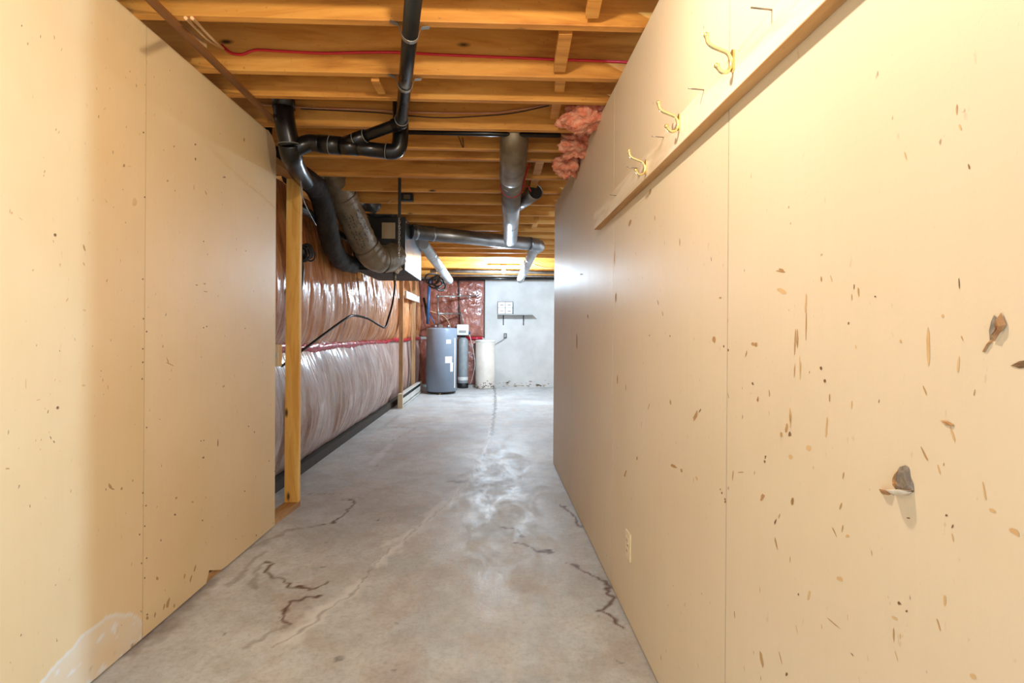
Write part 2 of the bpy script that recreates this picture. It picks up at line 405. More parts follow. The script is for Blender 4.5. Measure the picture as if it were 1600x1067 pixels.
for z0, z1, nm in ((.0, .038, 'bottom_plate'), (2.384, 2.422, 'top_plate')):
    MB().hexa([WR.pt(.22, z0, -.0135), WR.pt(yr_end, z0, -.0135), WR.pt(yr_end, z0, -.1), WR.pt(.22, z0, -.1),
               WR.pt(.22, z1, -.0135), WR.pt(yr_end, z1, -.0135), WR.pt(yr_end, z1, -.1), WR.pt(.22, z1, -.1)]).build(nm, MT['plate'], wall_right)

wall_left = thing('wall_left', WL.pt(2.2, 0), kind='structure')
s1 = WL.px(226, 500).y; yl_end = WL.px(431.5, 500).y
def lw(px, py): q = WL.px(px, py); return (q.y, q.z)
TL = 2.432
def marked_panel(poly, name, marks):
    """front face gridded so the water mark can be drawn on it, with a prism body behind"""
    return None
s0 = s1-1.22
notch = [lw(431.5, 238), lw(430, 226), lw(425, 212), lw(419, 203)]
pB = [(s1+.0022, .008), lw(268, 958), lw(322, 905), lw(327, 891), lw(346, 890), lw(353, 885), (yl_end, .008)] + notch + [(notch[-1][0]-.02, TL), (s1+.0022, TL)]
pB[1] = (pB[1][0], .008); pB[2] = (pB[2][0], .010); pB[5] = (pB[5][0], .010)
panel(WL, pB, 'drywall_sheet', MT['panel'], wall_left)
# nearer sheet: gridded front for the pale flood mark
nu, nv = 110, 90
arcp = [lw(x, y) for x, y in ((60,1068),(95,1030),(130,988),(165,965),(185,955),(205,958),(222,970))]
arc_y = np.array([p[0] for p in arcp]); arc_z = np.array([p[1] for p in arcp])
gm = MB(); zs_ = list(np.linspace(.008, .5, 70))+list(np.linspace(.55, TL, 20)); ysl = np.linspace(s0, s1-.0022, nu+1); marks = []
for z in zs_:
    for Y in ysl:
        gm.v.append(WL.pt(Y, z))
        lim = np.interp(Y, arc_y, arc_z, left=arc_z[0]-.1*(arc_y[0]-Y)) if Y < arc_y[-1]+.05 else arc_z[-1]
        lim += .012*noise.noise((Y*14, 0, 2))
        d = lim-z
        m_ = .5*min(1, max(0, d/.012)) if d > 0 else 0
        if d > 0: m_ *= .62+.38*noise.noise((Y*9, z*9, 1))
        if 0 < d < .014: m_ = .8
        spots = noise.noise((Y*34, z*26, 5)) if d > .03 else -1
        if spots > .42 and z < .16: m_ = 1
        mould = max(0, min(.7, (noise.noise((Y*30, z*18, 9))-.25)*3)) if (z < .06+.03*noise.noise((Y*5, 1, 1)) and Y > 1.5) else 0
        marks.append((m_, mould, 0, 1))
w_ = nu+1
gm.f = [(j*w_+i, j*w_+i+1, (j+1)*w_+i+1, (j+1)*w_+i) for j in range(len(zs_)-1) for i in range(nu)]; gm.sm = [False]*len(gm.f)
nfront = len(gm.v)
gm.prism([WL.pt(Y, z, -.0004) for Y, z in ((s0, .008), (s1-.0022, .008), (s1-.0022, TL), (s0, TL))], -WL.n*.0123)
near_sheet = gm.build('drywall_sheet', MT['panel'], wall_left)
ca = near_sheet.data.color_attributes.new('marks', 'FLOAT_COLOR', 'POINT')
ca.data.foreach_set('color', np.array(marks+[(0,0,0,1)]*(len(gm.v)-nfront), np.float32).ravel())
for o in near_sheet, : pass
panel(WL, [(-1.6, .008), (s0-.0044, .008), (s0-.0044, TL), (-1.6, TL)], 'drywall_sheet', MT['panel'], wall_left)
def lstud(Y, nm='stud', x0=-.0135, z0=.04, z1=2.38, mat=None):
    return MB().hexa([WL.pt(Y-.019, z0, x0), WL.pt(Y+.019, z0, x0), WL.pt(Y+.019, z0, x0-.089), WL.pt(Y-.019, z0, x0-.089),
               WL.pt(Y-.019, z1, x0), WL.pt(Y+.019, z1, x0), WL.pt(Y+.019, z1, x0-.089), WL.pt(Y-.019, z1, x0-.089)]).build(nm, mat or MT['stud'], wall_left, .002)
for Y in (s0, s0+.61, s1, s1+.41, s1+.81): lstud(Y, z1=2.28)
yst = 3.62; pe = at(465.5, 782, Y=yst-.019)
MB().hexa([Vector((pe.x-.094, yst-.019, .038)), Vector((pe.x, yst-.019, .038)), Vector((pe.x+.002, yst+.019, .038)), Vector((pe.x-.094, yst+.019, .038)),
           Vector((pe.x-.094, yst-.019, 2.285)), Vector((pe.x, yst-.019, 2.285)), Vector((pe.x+.002, yst+.019, 2.285)), Vector((pe.x-.094, yst+.019, 2.285))]).build('stud', MT['stud'], wall_left, .002)
for z0, z1, nm in ((0, .038, 'bottom_plate'), (2.285, 2.323, 'top_plate')):
    up = Vector((0, 0, z1-z0)); ym = yl_end-.03
    for q4 in ([WL.pt(s0, z0, -.0135), WL.pt(ym, z0, -.0135), WL.pt(ym, z0, -.1), WL.pt(s0, z0, -.1)],
               [WL.pt(ym+.001, z0, -.0135), Vector((pe.x+.002, yst+.021, z0)), Vector((pe.x-.092, yst+.021, z0)), WL.pt(ym+.001, z0, -.1)]):
        MB().hexa(q4+[p+up for p in q4]).build(nm, MT['plate'], wall_left)

# nail heads along seams
def disc(mb, c, n, r, seg=7):
    n = Vector(n); u = n.cross(Vector((0,0,1))).normalized(); w = Vector((0,0,1))
    mb.prism([c+u*r*math.cos(2*math.pi*k/seg)+w*r*math.sin(2*math.pi*k/seg) for k in range(seg)], n*.0008)
nm_ = MB()
for px, py in ((224,207),(226,308),(223,436),(224,498),(229,518),(223,545),(223,566),(222,592),(90,637),(86,367),(229,668),(223,770),(228,790),(226,822),(218,835),(221,880),(229,872),(226,903),(230,960),(318,377),(323,510),(318,512),(383,513),(314,689),(318,714),(384,392),(429,736),(427,817),(305,248)):
    disc(nm_, WL.px(px, py, .0002), WL.n, .0035 if px > 150 else .005)
tag(nm_.build('nail_heads', MT['scuff_dark'], wall_left), kind='stuff')
nm_ = MB()
for px, py in ((1131,541),(1138,547),(1047,525),(1176,599),(1283,575),(1015,524),(1195,721),(897,465),(1289,595),(1128,770),(1133,780)):
    disc(nm_, WR.px(px, py, .0002), WR.n, .003)
tag(nm_.build('nail_heads', MT['scuff_dark'], wall_right), kind='stuff')

# scuffs, scrapes and dents
def scuff(mb, wl, Y, z, L, w, ang, off=.0005):
    c = wl.pt(Y, z, off); a = wl.d*math.cos(ang)+Vector((0,0,1))*math.sin(ang); b_ = wl.d*-math.sin(ang)+Vector((0,0,1))*math.cos(ang)
    poly = []
    for k in range(9):
        t = 2*math.pi*k/9; rr = random.uniform(.7, 1.15)
        poly.append(c+a*(L/2*math.cos(t)*rr)+b_*(w/2*math.sin(t)*rr))
    mb.add(poly, [tuple(range(9))])
def pscuff(mb, wl, px, py, w, h, tilt=0):
    """px-size scuff (w x h pixels, tilt in degrees from vertical)"""
    q = wl.px(px, py); dpt = q.y
    scale = dpt/800
    hy = wl.px(px+3, py).y; ky = abs(hy-q.y)/3
    poly = []
    th = math.radians(tilt)
    for k in range(9):
        t = 2*math.pi*k/9; rr = random.uniform(.65, 1.15)
        ex = w/2*math.cos(t)*rr; ey = h/2*math.sin(t)*rr
        poly.append(wl.px(px+ex*math.cos(th)-ey*math.sin(th), py+ex*math.sin(th)+ey*math.cos(th), .0005))
    mb.add(poly, [tuple(range(9))])
sb, st_, sd = MB(), MB(), MB()
z7 = lambda x, y: (1160+x*.625, 400+y*.625)
for x, y, w, h, t, k in ((158,120,7,60,3,st_),(137,205,8,75,0,sb),(130,290,5,50,2,sb),(120,410,9,60,0,st_),(145,290,5,60,3,st_),(218,355,5,30,0,sb),(210,430,8,60,4,st_),
    (95,38,40,6,8,sb),(100,88,40,14,20,st_),(465,230,14,130,-2,st_),(540,270,10,50,5,st_),(580,340,4,26,12,sb),(525,445,8,60,-18,st_),(455,495,8,48,-25,sb),(415,655,24,6,12,sd),
    (510,648,14,10,-20,sd),(525,676,10,18,20,sd),(82,664,9,24,20,sd),(92,650,4,16,15,sb),(84,718,5,40,-14,sb),(245,626,8,26,15,sb),(230,690,4,36,-25,sb),(250,680,6,22,10,sb),
    (262,700,18,10,0,st_),(243,806,34,12,28,st_),(166,848,12,28,10,st_),(140,846,8,10,0,sd),(392,868,24,12,35,sd),(410,888,14,12,0,sd),(380,905,36,8,30,st_),(228,918,4,50,-50,sb),
    (378,945,6,44,0,sb),(48,1010,14,54,-14,sb),(95,1005,3,50,-15,sb),(110,1045,12,18,0,sd),(274,996,5,24,-40,sd),(577,1052,34,14,40,st_),(605,590,8,60,-10,st_),(625,637,30,10,25,st_),
    (505,860,12,40,0,st_),(110,430,12,28,8,sb),(118,445,18,22,0,sd),(165,480,22,16,30,st_),(57,505,6,8,0,sd),(125,612,10,26,0,sb),(290,90,7,28,0,sb),(265,168,8,12,20,sd),(332,101,10,8,30,sd),
    (197,282,9,12,0,sd),(27,320,5,8,0,sd),(39,360,5,14,10,sb),(34,222,12,14,0,sb),(197,58,6,18,0,sb),(680,690,60,16,30,st_),(500,150,12,12,0,st_),(395,212,10,12,0,st_)):
    px, py = z7(x, y); pscuff(k, WR, px, py, w*.625*(.5 if k is sd else .65), h*.625*(.65 if k is sd else .85), t)
z6 = lambda x, y: (860+x*.487, 280+y*.487)
for x, y, w, h, t, k in ((785,520,8,110,2,sb),(800,600,5,80,0,st_),(770,760,12,70,0,st_),(740,820,14,20,0,sb),(650,530,20,14,20,sb),(465,760,16,46,22,sb),(480,742,10,22,25,sd),
    (215,645,6,40,2,sb),(242,668,4,26,0,sb),(385,715,10,20,0,sb),(665,705,9,24,12,sb),(585,950,6,40,5,sb),(610,940,40,4,0,sb),(395,920,40,10,25,sb),(420,935,12,18,-20,sb),(278,895,6,24,5,sd),
    (240,945,9,30,15,sb),(470,960,12,20,-20,st_),(560,1035,12,12,0,sd),(545,995,6,12,0,sd),(525,515,18,26,0,sb),(345,395,5,30,-12,sd),(360,430,4,24,-12,sb),(315,730,4,28,20,sb),(628,560,6,30,15,sb),
    (85,520,8,60,0,sb),(120,440,7,16,0,sb),(210,380,7,40,0,sb),(205,250,6,60,0,st_),(320,40,14,26,12,sb),(255,140,14,30,15,sb),(335,125,5,20,0,sb),(415,200,6,30,0,sb),(545,380,14,10,0,sb),(740,290,30,10,15,sb),
    (820,470,6,120,0,sb),(690,890,10,14,0,sd),(770,890,24,18,-20,st_),(680,1020,20,30,20,sb),(775,1035,16,26,0,sb),(100,305,24,6,0,sd)):
    px, py = z6(x, y); pscuff(k, WR, px, py, w*.487*(.5 if k is sd else .65), h*.487*(.65 if k is sd else .85), t)
for i in range(150):
    Y = .62+3.9*random.random()**1.7; z = random.choice((random.uniform(.1, 1.5), random.uniform(.2, 2.3)))
    k = random.choice((sb, sb, st_, st_, sd))
    scuff(k, WR, Y, z, random.uniform(.005, .018), random.uniform(.0015, .0035), math.pi/2+random.uniform(-.5, .5))
for nm, k, mt in (('brown_scuffs', sb, 'scuff_brown'), ('tan_scuffs', st_, 'scuff_tan'), ('dark_scuffs', sd, 'scuff_dark')):
    tag(k.build(nm, MT[mt], wall_right), kind='stuff')
sb, st_, sd = MB(), MB(), MB()
z3 = lambda x, y: (x*.4124, 200+y*.4124); z4 = lambda x, y: (x*.4004, 640+y*.4004)
for x, y, w, h, t, k in ((320,455,9,34,-18,sb),(318,515,6,24,-25,sb),(470,142,12,16,0,sb),(490,145,24,6,0,st_),(735,225,8,30,0,st_),(740,62,8,10,0,sd),(660,70,10,8,20,sb),(741,118,5,18,0,sd),(850,186,16,6,0,sd),
    (635,200,10,10,0,sb),(780,245,6,24,-20,sb),(510,280,30,40,0,st_),(745,595,14,8,0,sb),(775,590,14,6,0,sb),(617,828,6,14,10,sb),(645,895,44,5,25,sb),(635,880,5,40,-20,sb),(848,978,8,14,30,sb),(780,620,20,6,10,sb),
    (405,578,5,16,15,sb),(320,690,20,14,40,st_),(45,322,14,14,40,st_),(80,345,24,6,35,st_),(255,650,8,24,30,st_),(98,970,5,60,0,st_),(145,1030,24,6,-15,st_),(316,975,20,14,0,st_),(925,45,8,20,-10,sb),(166,180,4,16,10,sb),
    (430,300,4,4,0,sd)):
    px, py = z3(x, y); pscuff(k, WL, px, py, w*.4124*.8, h*.4124*.8, t)
for x, y, w, h, t, k in ((430,300,14,36,-25,sb),(440,310,18,8,10,sb),(475,308,12,16,0,sb),(850,130,5,44,0,sd),(795,120,6,6,0,sd),(793,188,14,6,0,sd),(688,345,10,14,40,sb),(683,410,10,10,0,sd),(628,510,5,14,0,sd),(614,658,14,20,0,sb),(575,812,14,18,0,sb),
    (752,360,14,8,-20,sb),(1000,490,5,10,0,sd),(955,318,6,8,0,sd),(920,505,5,8,0,sb),(790,432,8,12,0,sb),(970,65,6,8,0,sd),(993,88,6,8,0,sd),(1050,200,5,8,0,sd),(760,620,8,40,15,sb),(745,660,8,44,15,sb),(720,650,8,30,10,sb),(655,755,18,60,15,sb),(640,770,8,40,10,sb),(680,765,8,20,10,sb),(605,800,8,30,10,sb),(30,230,24,8,-5,sb)):
    px, py = z4(x, y); pscuff(k, WL, px, py, w*.4*.8, h*.4*.8, t)
for i in range(150):
    Y = random.uniform(1.2, 3.2); z = random.uniform(.1, 2.35)
    scuff(random.choice((sb, st_, sd, sb)), WL, Y, z, random.uniform(.004, .016), random.uniform(.002, .004), math.pi/2+random.uniform(-.6, .6))
for nm, k, mt in (('brown_scuffs', sb, 'scuff_brown'), ('tan_scuffs', st_, 'scuff_tan'), ('dark_scuffs', sd, 'scuff_dark')):
    tag(k.build(nm, MT[mt], wall_left), kind='stuff')

# torn holes in the right wall
z8 = lambda x, y: (1360+x*.375, 460+y*.375)
def patch(pts, mat, nm, raise_=.0012, centre=.004, par=wall_right, wl=WR):
    ring = [wl.px(*z8(*p), raise_) for p in pts]; n = len(ring)
    c = sum(ring, Vector())/n
    inner = [c+(p-c)*.55+wl.n*centre+Vector((0, random.uniform(-.001, .001), random.uniform(-.001, .001))) for p in ring]
    mb = MB(); mb.add(ring+inner+[c+wl.n*centre*.6], [(i, (i+1) % n, n+(i+1) % n, n+i) for i in range(n)]+[(n+i, n+(i+1) % n, 2*n) for i in range(n)])
    return mb.build(nm, mat, par)
patch([(95,775),(105,745),(122,718),(145,712),(160,722),(165,760),(178,790),(180,815),(150,835),(110,820),(98,800)], MT['gypsum'], 'torn_hole')
patch([(94,770),(108,738),(118,730),(112,770),(120,800),(100,805)], MT['torn_brown'], 'torn_paper', .003, .004)
# paper flap that sticks out of the wall under the hole
def flap(pts_edge, out, nm, mat):
    base = [WR.px(*z8(*p), .001) for p in pts_edge]; n = len(base); mb = MB(); vs = []
    for j in range(5):
        t = j/4
        for i, p in enumerate(base):
            u = i/(n-1); prof = math.sin(math.pi*u)**.5
            vs.append(p+WR.n*(out*t*prof)+Vector((0, 0, .012*t*t*prof-.004*t)))
    mb.add(vs, [(j*n+i, j*n+i+1, (j+1)*n+i+1, (j+1)*n+i) for j in range(4) for i in range(n-1)], True)
    o = mb.build(nm, mat, wall_right); s_ = o.modifiers.new('thick', 'SOLIDIFY'); s_.thickness = .0012; return o
flap([(98,806),(112,828),(130,838),(150,838),(168,830),(181,812)], .024, 'paper_flap', MT['torn_paper'])
flap([(45,815),(60,832),(80,836),(98,826)], .010, 'paper_flap', MT['torn_brown'])
patch([(515,85),(528,100),(540,130),(530,160),(510,188),(497,190),(494,150),(503,110)], MT['gypsum'], 'torn_hole', .0012, .002)
patch([(530,100),(545,75),(565,125),(552,150),(535,165),(520,195),(505,195),(525,165),(540,140)], MT['torn_brown'], 'torn_paper', .002, .005)
patch([(500,190),(488,205),(470,230),(466,240),(476,240),(492,214),(508,196)], MT['torn_brown'], 'torn_paper', .001, .002)
patch([(582,298),(600,290),(620,278),(642,275),(648,305),(620,308),(600,300)], MT['scuff_dark'], 'torn_hole', .0008, .001)
patch([(292,525),(320,527),(348,543),(348,550),(315,543)], MT['torn_brown'], 'torn_paper', .0008, .002)

# ------------------------------------------------------------------ FOUNDATION WALLS
XF = -1.78
wall_outer = tag(MB().box(XF-.2, XF, -1.0, 11.7, 0, ZB).build('wall_outer', MT['conc_wall']), kind='structure')
YB = 11.5
wall_back = tag(MB().box(XF-.2, 3.2, YB, YB+.2, 0, ZB+.2).build('wall_back', MT['conc_wall']), kind='structure')
# rubble of dirt along the foot of the back wall
gmb = MB()
for i in range(60):
    x = random.uniform(-.2, 1.25); z = abs(random.gauss(0, .05)); r = random.uniform(.006, .03)
    c = Vector((x, YB-.0006, z+.004)); gmb.add([c+Vector((r*1.5*math.cos(a)*random.uniform(.5, 1.2), 0, max(-z, r*.6*math.sin(a)))) for a in [2*math.pi*k/7 for k in range(7)]], [tuple(range(7))])
tag(gmb.build('grime_spots', MT['wall_grime'], wall_back), kind='stuff')

def rdg(v): return 1-abs(v)*2
def folds(y, z, seed, k=1.0):
    a = noise.noise((y*3.2+.25*z, z*.55, seed)); b_ = noise.noise((y*8+a*1.5, z*.9+y*.4, seed+3)); c_ = noise.noise((y*19+b_, z*1.6-y*.8, seed+7))
    return k*(.5*a+.30*rdg(b_)+.16*rdg(c_))
# upper blanket
def up_fn(u, v):
    Y = 3.0+u*8.38; z = 1.085+v*1.32
    prof = math.sin(math.pi*min(1, max(0, (v+.02)*1.0))**.75) if v < 1 else 0
    prof = max(0, math.sin(math.pi*(v**.62)*.93+.08))
    bay = .5+.5*abs(math.sin(math.pi*(Y-3.4)/1.22))
    amp = .13*prof*(.55+.45*bay)
    if Y > 8.7: amp *= max(.3, 1-(Y-8.7)*1.6)
    w = folds(Y, z, 1)*.085*(.35+prof)
    return Vector((max(XF+.008, -1.735+amp+w*.9), Y+.015*noise.noise((Y*7, z*3, 4)), z+.012*noise.noise((Y*4, 0, 7))))
tag(MB().grid(up_fn, 520, 60).build('insulation_blanket', MT['film_up']), 'orange-brown insulation under clear film, upper row along the left foundation wall', 'insulation')
def lo_fn(u, v):
    Y = 3.0+u*8.45; z = .10+v*.985
    prof = max(0, math.sin(math.pi*(.06+.9*(1-(1-v)**1.5))))
    prof = math.sin(math.pi*min(1, .04+.93*v**.9))
    amp = .17*prof**.8*(.75+.25*abs(math.sin(math.pi*(Y-3.9)/1.22)))
    if Y > 7.9: amp *= max(.2, 1-(Y-7.9)*2.2)
    w = folds(Y, z, 21)*.045*(.4+prof)
    return Vector((max(XF+.008, -1.735+amp+w), Y, z))
tag(MB().grid(lo_fn, 480, 46).build('insulation_blanket', MT['film_low']), 'dusty grey-pink insulation under film, lower row bulging above the floor', 'insulation')
def tape_fn(u, v):
    Y = 3.0+u*8.4; c = 1.08+.03*noise.noise((Y*1.1, 2, 5)); hw = .034+.03*noise.noise((Y*2.6, 1, 1))+.01*noise.noise((Y*9, 4, 1))
    hw *= 1.25 if Y < 6.3 else .9
    z = c+(v-.5)*2*hw
    return Vector((-1.690+.03*math.sin(math.pi*v)+.012*noise.noise((Y*11, z*30, 3)), Y, z))
tag(MB().grid(tape_fn, 420, 6).build('seam_tape', MT['red_tape']), 'crumpled red sheathing tape between upper and lower insulation rows', 'tape')
# black footing strip below the blanket
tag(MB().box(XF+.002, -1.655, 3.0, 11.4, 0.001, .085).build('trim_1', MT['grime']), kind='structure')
# blankets on the back wall
def bk_fn(seed, x0, x1, z0, z1):
    def fn(u, v):
        x = x0+u*(x1-x0); z = z0+v*(z1-z0)
        e = (math.sin(math.pi*u)*math.sin(math.pi*v))**.4 if 0 < u < 1 and 0 < v < 1 else 0
        w = noise.noise((x*5+z*4, z*5-x*3, seed))*.5+.35*rdg(noise.noise((x*9+z*8, z*8-x*6, seed+2)))
        return Vector((x, YB-.022-e*(.07+.05*w), z))
    return fn
tag(MB().grid(bk_fn(3, -1.72, -.27, 1.12, 2.37), 60, 52).build('insulation_blanket', MT['film_back']), 'wrinkled reddish insulation under film, upper left of the back wall', 'insulation')
tag(MB().grid(bk_fn(13, -1.72, -.3, .06, 1.06), 56, 40).build('insulation_blanket', MT['film_back']), 'reddish insulation under film behind the water tanks, low on back wall', 'insulation')
tb = MB().box(-.275, -.25, YB-.03, YB-.001, 1.1, 2.385).box(-1.72, -.25, YB-.03, YB-.001, 2.375, 2.4)
tb.build('edge_strip', MT['dark_edge'], wall_back)
def tape2(u, v):
    x = -.66+u*.36; z = 1.09+(v-.5)*.07; return Vector((x, YB-.06-.02*math.sin(math.pi*v)-.012*noise.noise((x*9, z*20, 3)), z))
tag(MB().grid(tape2, 60, 5).build('seam_tape', MT['red_tape']), 'short red tape seam on back wall insulation beside brine tank', 'tape')
# studs and cleat standing against the left foundation wall
for px, Yd in ((628.5, 8.45), (647.5, 9.95)):
    x = at(px, 560, Y=Yd).x
    MB().box(x-.055, x+.012, Yd-.017, Yd+.017, .0, 2.42 if px > 640 else 2.2).build('stud', MT['grey_wood'], wall_outer)
xa = at(631, 460, Y=8.6); xb = at(652, 468, Y=10.3)
MB().bar(xa+Vector((.03,0,0)), xb+Vector((.03,0,0)), .03, .12).build('cleat', MT['cleat'], wall_outer)

# ------------------------------------------------------------------ CEILING
ceiling = tag(MB().box(-2.2, 3.4, -.5, 11.7, ZB+.236, ZB+.27).build('ceiling', MT['subfloor']), kind='structure')
JX0, JX1 = -1.98, 3.2
jm = MB().box(JX0, JX1, 0, .038, ZB, ZB+.235)
jo = jm.build('joist', MT['joist'], ceiling, .003); base = jo.location.copy()
far_edges = [.40, .81, 1.22, 1.77, 2.03, 2.44, 2.69, 3.07, 3.41, 3.61, 4.03, 4.44, 4.85, 5.29, 5.67, 6.11, 6.55, 6.96, 7.38, 7.80, 8.24, 9.66, 10.07, 10.48, 10.88, 11.3]
wl_c = WORLD_LOC[ceiling.name]
for i, Y in enumerate(far_edges):
    o = jo if i == 0 else jo.copy()
    if i: COL.objects.link(o); o.parent = ceiling
    o.location = Vector((base.x, Y-.019-wl_c.y, base.z))
def jp(px, py, Y): return at(px, py, Y=Y)
# bridging pieces between the joists
def bridging(px0, py0, px1, py1, Y0, Y1, w=.04, t=.05):
    MB().bar(jp(px0, py0, Y0), jp(px1, py1, Y1), w, t).build('bridging', MT['joist'], ceiling, .002)
bridging(925, 22, 940, -60, 1.955, 1.66, .05, .035)
bridging(874, 108, 884, 48, 2.375, 2.06, .055, .03)
bridging(874, 140, 876, 120, 2.62, 2.46, .05, .03)
bridging(866, 182, 870, 158, 2.985, 2.72, .05, .03)
bridging(597, 143, 586, 122, 2.62, 2.46, .04, .03)
for px, py, Y in ((884, 268, 3.98), (838, 285, 3.98), (834, 350, 6.0), (826, 330, 4.8), (832, 312, 4.4)):
    q = jp(px, py, Y); MB().box(q.x-.03, q.x+.03, Y-.37, Y-.005, ZB+.02, ZB+.2).build('blocking', MT['joist'], ceiling)

# long brown wood strip under the joists by the left wall
a = at(205, -30, Z=ZB-.008); b_ = at(431, 191, Z=ZB-.008)
tag(MB().bar(a, b_, .034, .014).build('wood_strip', MT['strip']), 'long thin brown wooden strip under the joists beside left wall', 'wood strip')
a = at(250, 16, Z=ZB+.02); b_ = at(318, 72, Z=ZB+.02)
tag(MB().bar(a, b_, .03, .02).build('wood_strip', MT['grey_wood']), 'short pale wooden strip tucked between joists at upper left', 'wood strip')

# pink fibreglass stuffed over the right wall
def fluff(c, sx, sy, sz, seed):
    c = Vector(c); mb = MB(); nu_, nv_ = 56, 36; vs = []
    for j in range(nv_+1):
        th = math.pi*j/nv_
        for i in range(nu_):
            ph = 2*math.pi*i/nu_; d = Vector((math.sin(th)*math.cos(ph), math.sin(th)*math.sin(ph), math.cos(th)))
            k = 1+.55*noise.noise(d*1.5+Vector((seed,0,0)))+.22*noise.noise(d*4+Vector((seed,3,0)))+.10*noise.noise(d*9+Vector((0,seed,0)))+.05*noise.noise(d*24+Vector((seed,seed,0)))
            vs.append(c+Vector((d.x*sx, d.y*sy, d.z*sz))*k)
    fs = [(j*nu_+i, j*nu_+(i+1) % nu_, (j+1)*nu_+(i+1) % nu_, (j+1)*nu_+i) for j in range(nv_) for i in range(nu_)]
    return mb.add(vs, fs, True)
for (px, py, Y, sx, sy, sz, lab) in ((915, 184, 2.86, .13, .11, .07, 'pink fibreglass tuft between joists over the right wall, nearest the camera'),
                                (903, 227, 3.24, .11, .11, .075, 'torn pink fibreglass tuft hanging above right wall, middle one'),
                                (888, 258, 3.50, .09, .09, .085, 'ragged pink fibreglass tuft lowest along the right wall top')):
    q = at(px, py, Y=Y); q.z += .0
    tag(fluff(q, sx, sy, sz, Y*3).build('insulation_tuft', MT['fluff']), lab, 'insulation', 'pink insulation tufts above the right wall')

# ------------------------------------------------------------------ BLACK DRAIN PIPE
drain = thing('drain_pipe', at(560, 230, Y=2.95), 'black plastic drain pipe assembly under the joists with elbows and wye', 'pipe')
p0 = at(651, -50, Z=ZB-.036); p1 = at(627, 192, Z=ZB-.045)
MB().tube([p0, p1], .031, 20).build('pipe_run', MT['abs'], drain)
# straps round the run at the two nearest joists
def strap(q, dirv):
    up = Vector((0,0,1)); s_ = dirv.cross(up).normalized(); mb = MB(); pts = []
    r = .034
    pts.append(q+s_*.075+up*.037); pts.append(q+s_*.045+up*.03)
    for k in range(9):
        a_ = math.pi*(k/8); pts.append(q+s_*(r*math.cos(a_))-up*(r*math.sin(a_)))
    pts.append(q-s_*.045+up*.03); pts.append(q-s_*.075+up*.037)
    for a_, b2 in zip(pts[:-1], pts[1:]): mb.bar(a_, b2+(b2-a_)*.08, .02, .0025, s_.cross(up) if False else up if abs((b2-a_).normalized().z) < .9 else s_)
    return mb.build('strap', MT['zinc'], drain)
dv = (p1-p0).normalized()
for Y in (2.011, 2.421):
    t = (Y-p0.y)/dv.y; strap(p0+dv*t, dv)
YW = 2.97
w0 = at(541, 223, Y=YW)
MB().tube([p1, p1+(w0-p1)*.04, w0], [.032, .031, .031], 20).build('branch_pipe', MT['abs'], drain)
MB().tube([p1-dv*.05, p1, p1+(w0-p1).normalized()*.05], .037, 20).build('elbow', MT['abs'], drain)
bd = (w0-p1).normalized(); q = w0-bd*.13
MB().tube([q, w0+bd*.03], .038, 20).build('coupling', MT['abs'], drain)
run = [at(608, 237, Y=YW), at(528, 227, Y=YW)]
MB().tube(run, .042, 22).build('pipe_run', MT['abs'], drain)
MB().tube([at(560, 231, Y=YW), at(527, 227.5, Y=YW)], .046, 22).build('wye_body', MT['abs'], drain)
MB().tube([at(532, 227.8, Y=YW), at(500, 224.5, Y=YW)], .052, 22).build('coupling', MT['abs'], drain)
MB().tube(smooth_path([at(501, 224.5, Y=YW), at(484, 223.5, Y=YW), at(470, 228, Y=YW-.02), at(456, 236, Y=YW-.02)], 6), .048, 22).build('elbow', MT['abs'], drain)
MB().tube(smooth_path([at(604, 236.5, Y=YW), at(617, 236, Y=YW), at(624, 227, Y=YW), at(626, 205, Y=YW), at(626, 150, Y=YW)], 6), .045, 22).build('elbow', MT['abs'], drain)
YS = 2.9
MB().tube(smooth_path([at(442, 128, Y=YS), at(443, 170, Y=YS), at(447, 200, Y=YS), at(453, 228, Y=YS+.02)], 6), .055, 24).build('stack_pipe', MT['abs'], drain)
MB().tube([at(443, 140, Y=YS), at(443.5, 169, Y=YS)], .06, 24).build('coupling', MT['abs'], drain)
MB().tube(smooth_path([at(452, 224, Y=YS+.02), at(456, 245, Y=YS+.08), at(466, 268, Y=YS+.3), at(478, 284, Y=YS+.8)], 6), [.06]*7+[.055]*12, 24).build('stack_pipe', MT['abs'], drain)
MB().tube(smooth_path([at(441, 178, Y=3.42), at(428, 192, Y=3.42), at(424, 210, Y=3.42), at(432, 235, Y=3.43), at(447, 255, Y=3.45)], 6), .055, 20).build('elbow', MT['abs'], drain)
def ring(q, d, r, nm='cement_ring'):
    d = d.normalized(); u = d.cross(Vector((0,0,1)))
    u = u.normalized() if u.length > .01 else Vector((1,0,0)); w = d.cross(u)
    pts = [q+u*r*math.cos(2*math.pi*k/24)+w*r*math.sin(2*math.pi*k/24) for k in range(25)]
    return MB().tube(pts, .0022, 6, False).build(nm, MT['abs_ring'], drain)
ring(p1-dv*.05, dv, .0365); ring(q, bd, .0375); ring(q+bd*.07, bd, .0375)
rd = run[1]-run[0]
ring(at(516, 226, Y=YW), rd, .0525); ring(at(452, 226, Y=YS+.02), Vector((.05, .1, -1)), .06)
ring(at(604, 236.5, Y=YW), rd, .0455)

tag(MB().tube([at(632, 205.5, Y=3.11), at(876, 211.5, Y=3.11)], .0165, 14).build('thin_pipe', MT['abs']), 'thin straight black pipe crossing the ceiling behind the fourth joist', 'pipe')
tag(MB().tube(smooth_path([at(463, 322, Y=3.95), at(478, 330, Y=4.1), at(505, 352, Y=4.6), at(550, 376, Y=5.3)], 6), .035, 14).build('drain_hose', MT['abs']), 'black pipe slanting across the upper insulation behind the end stud', 'pipe')
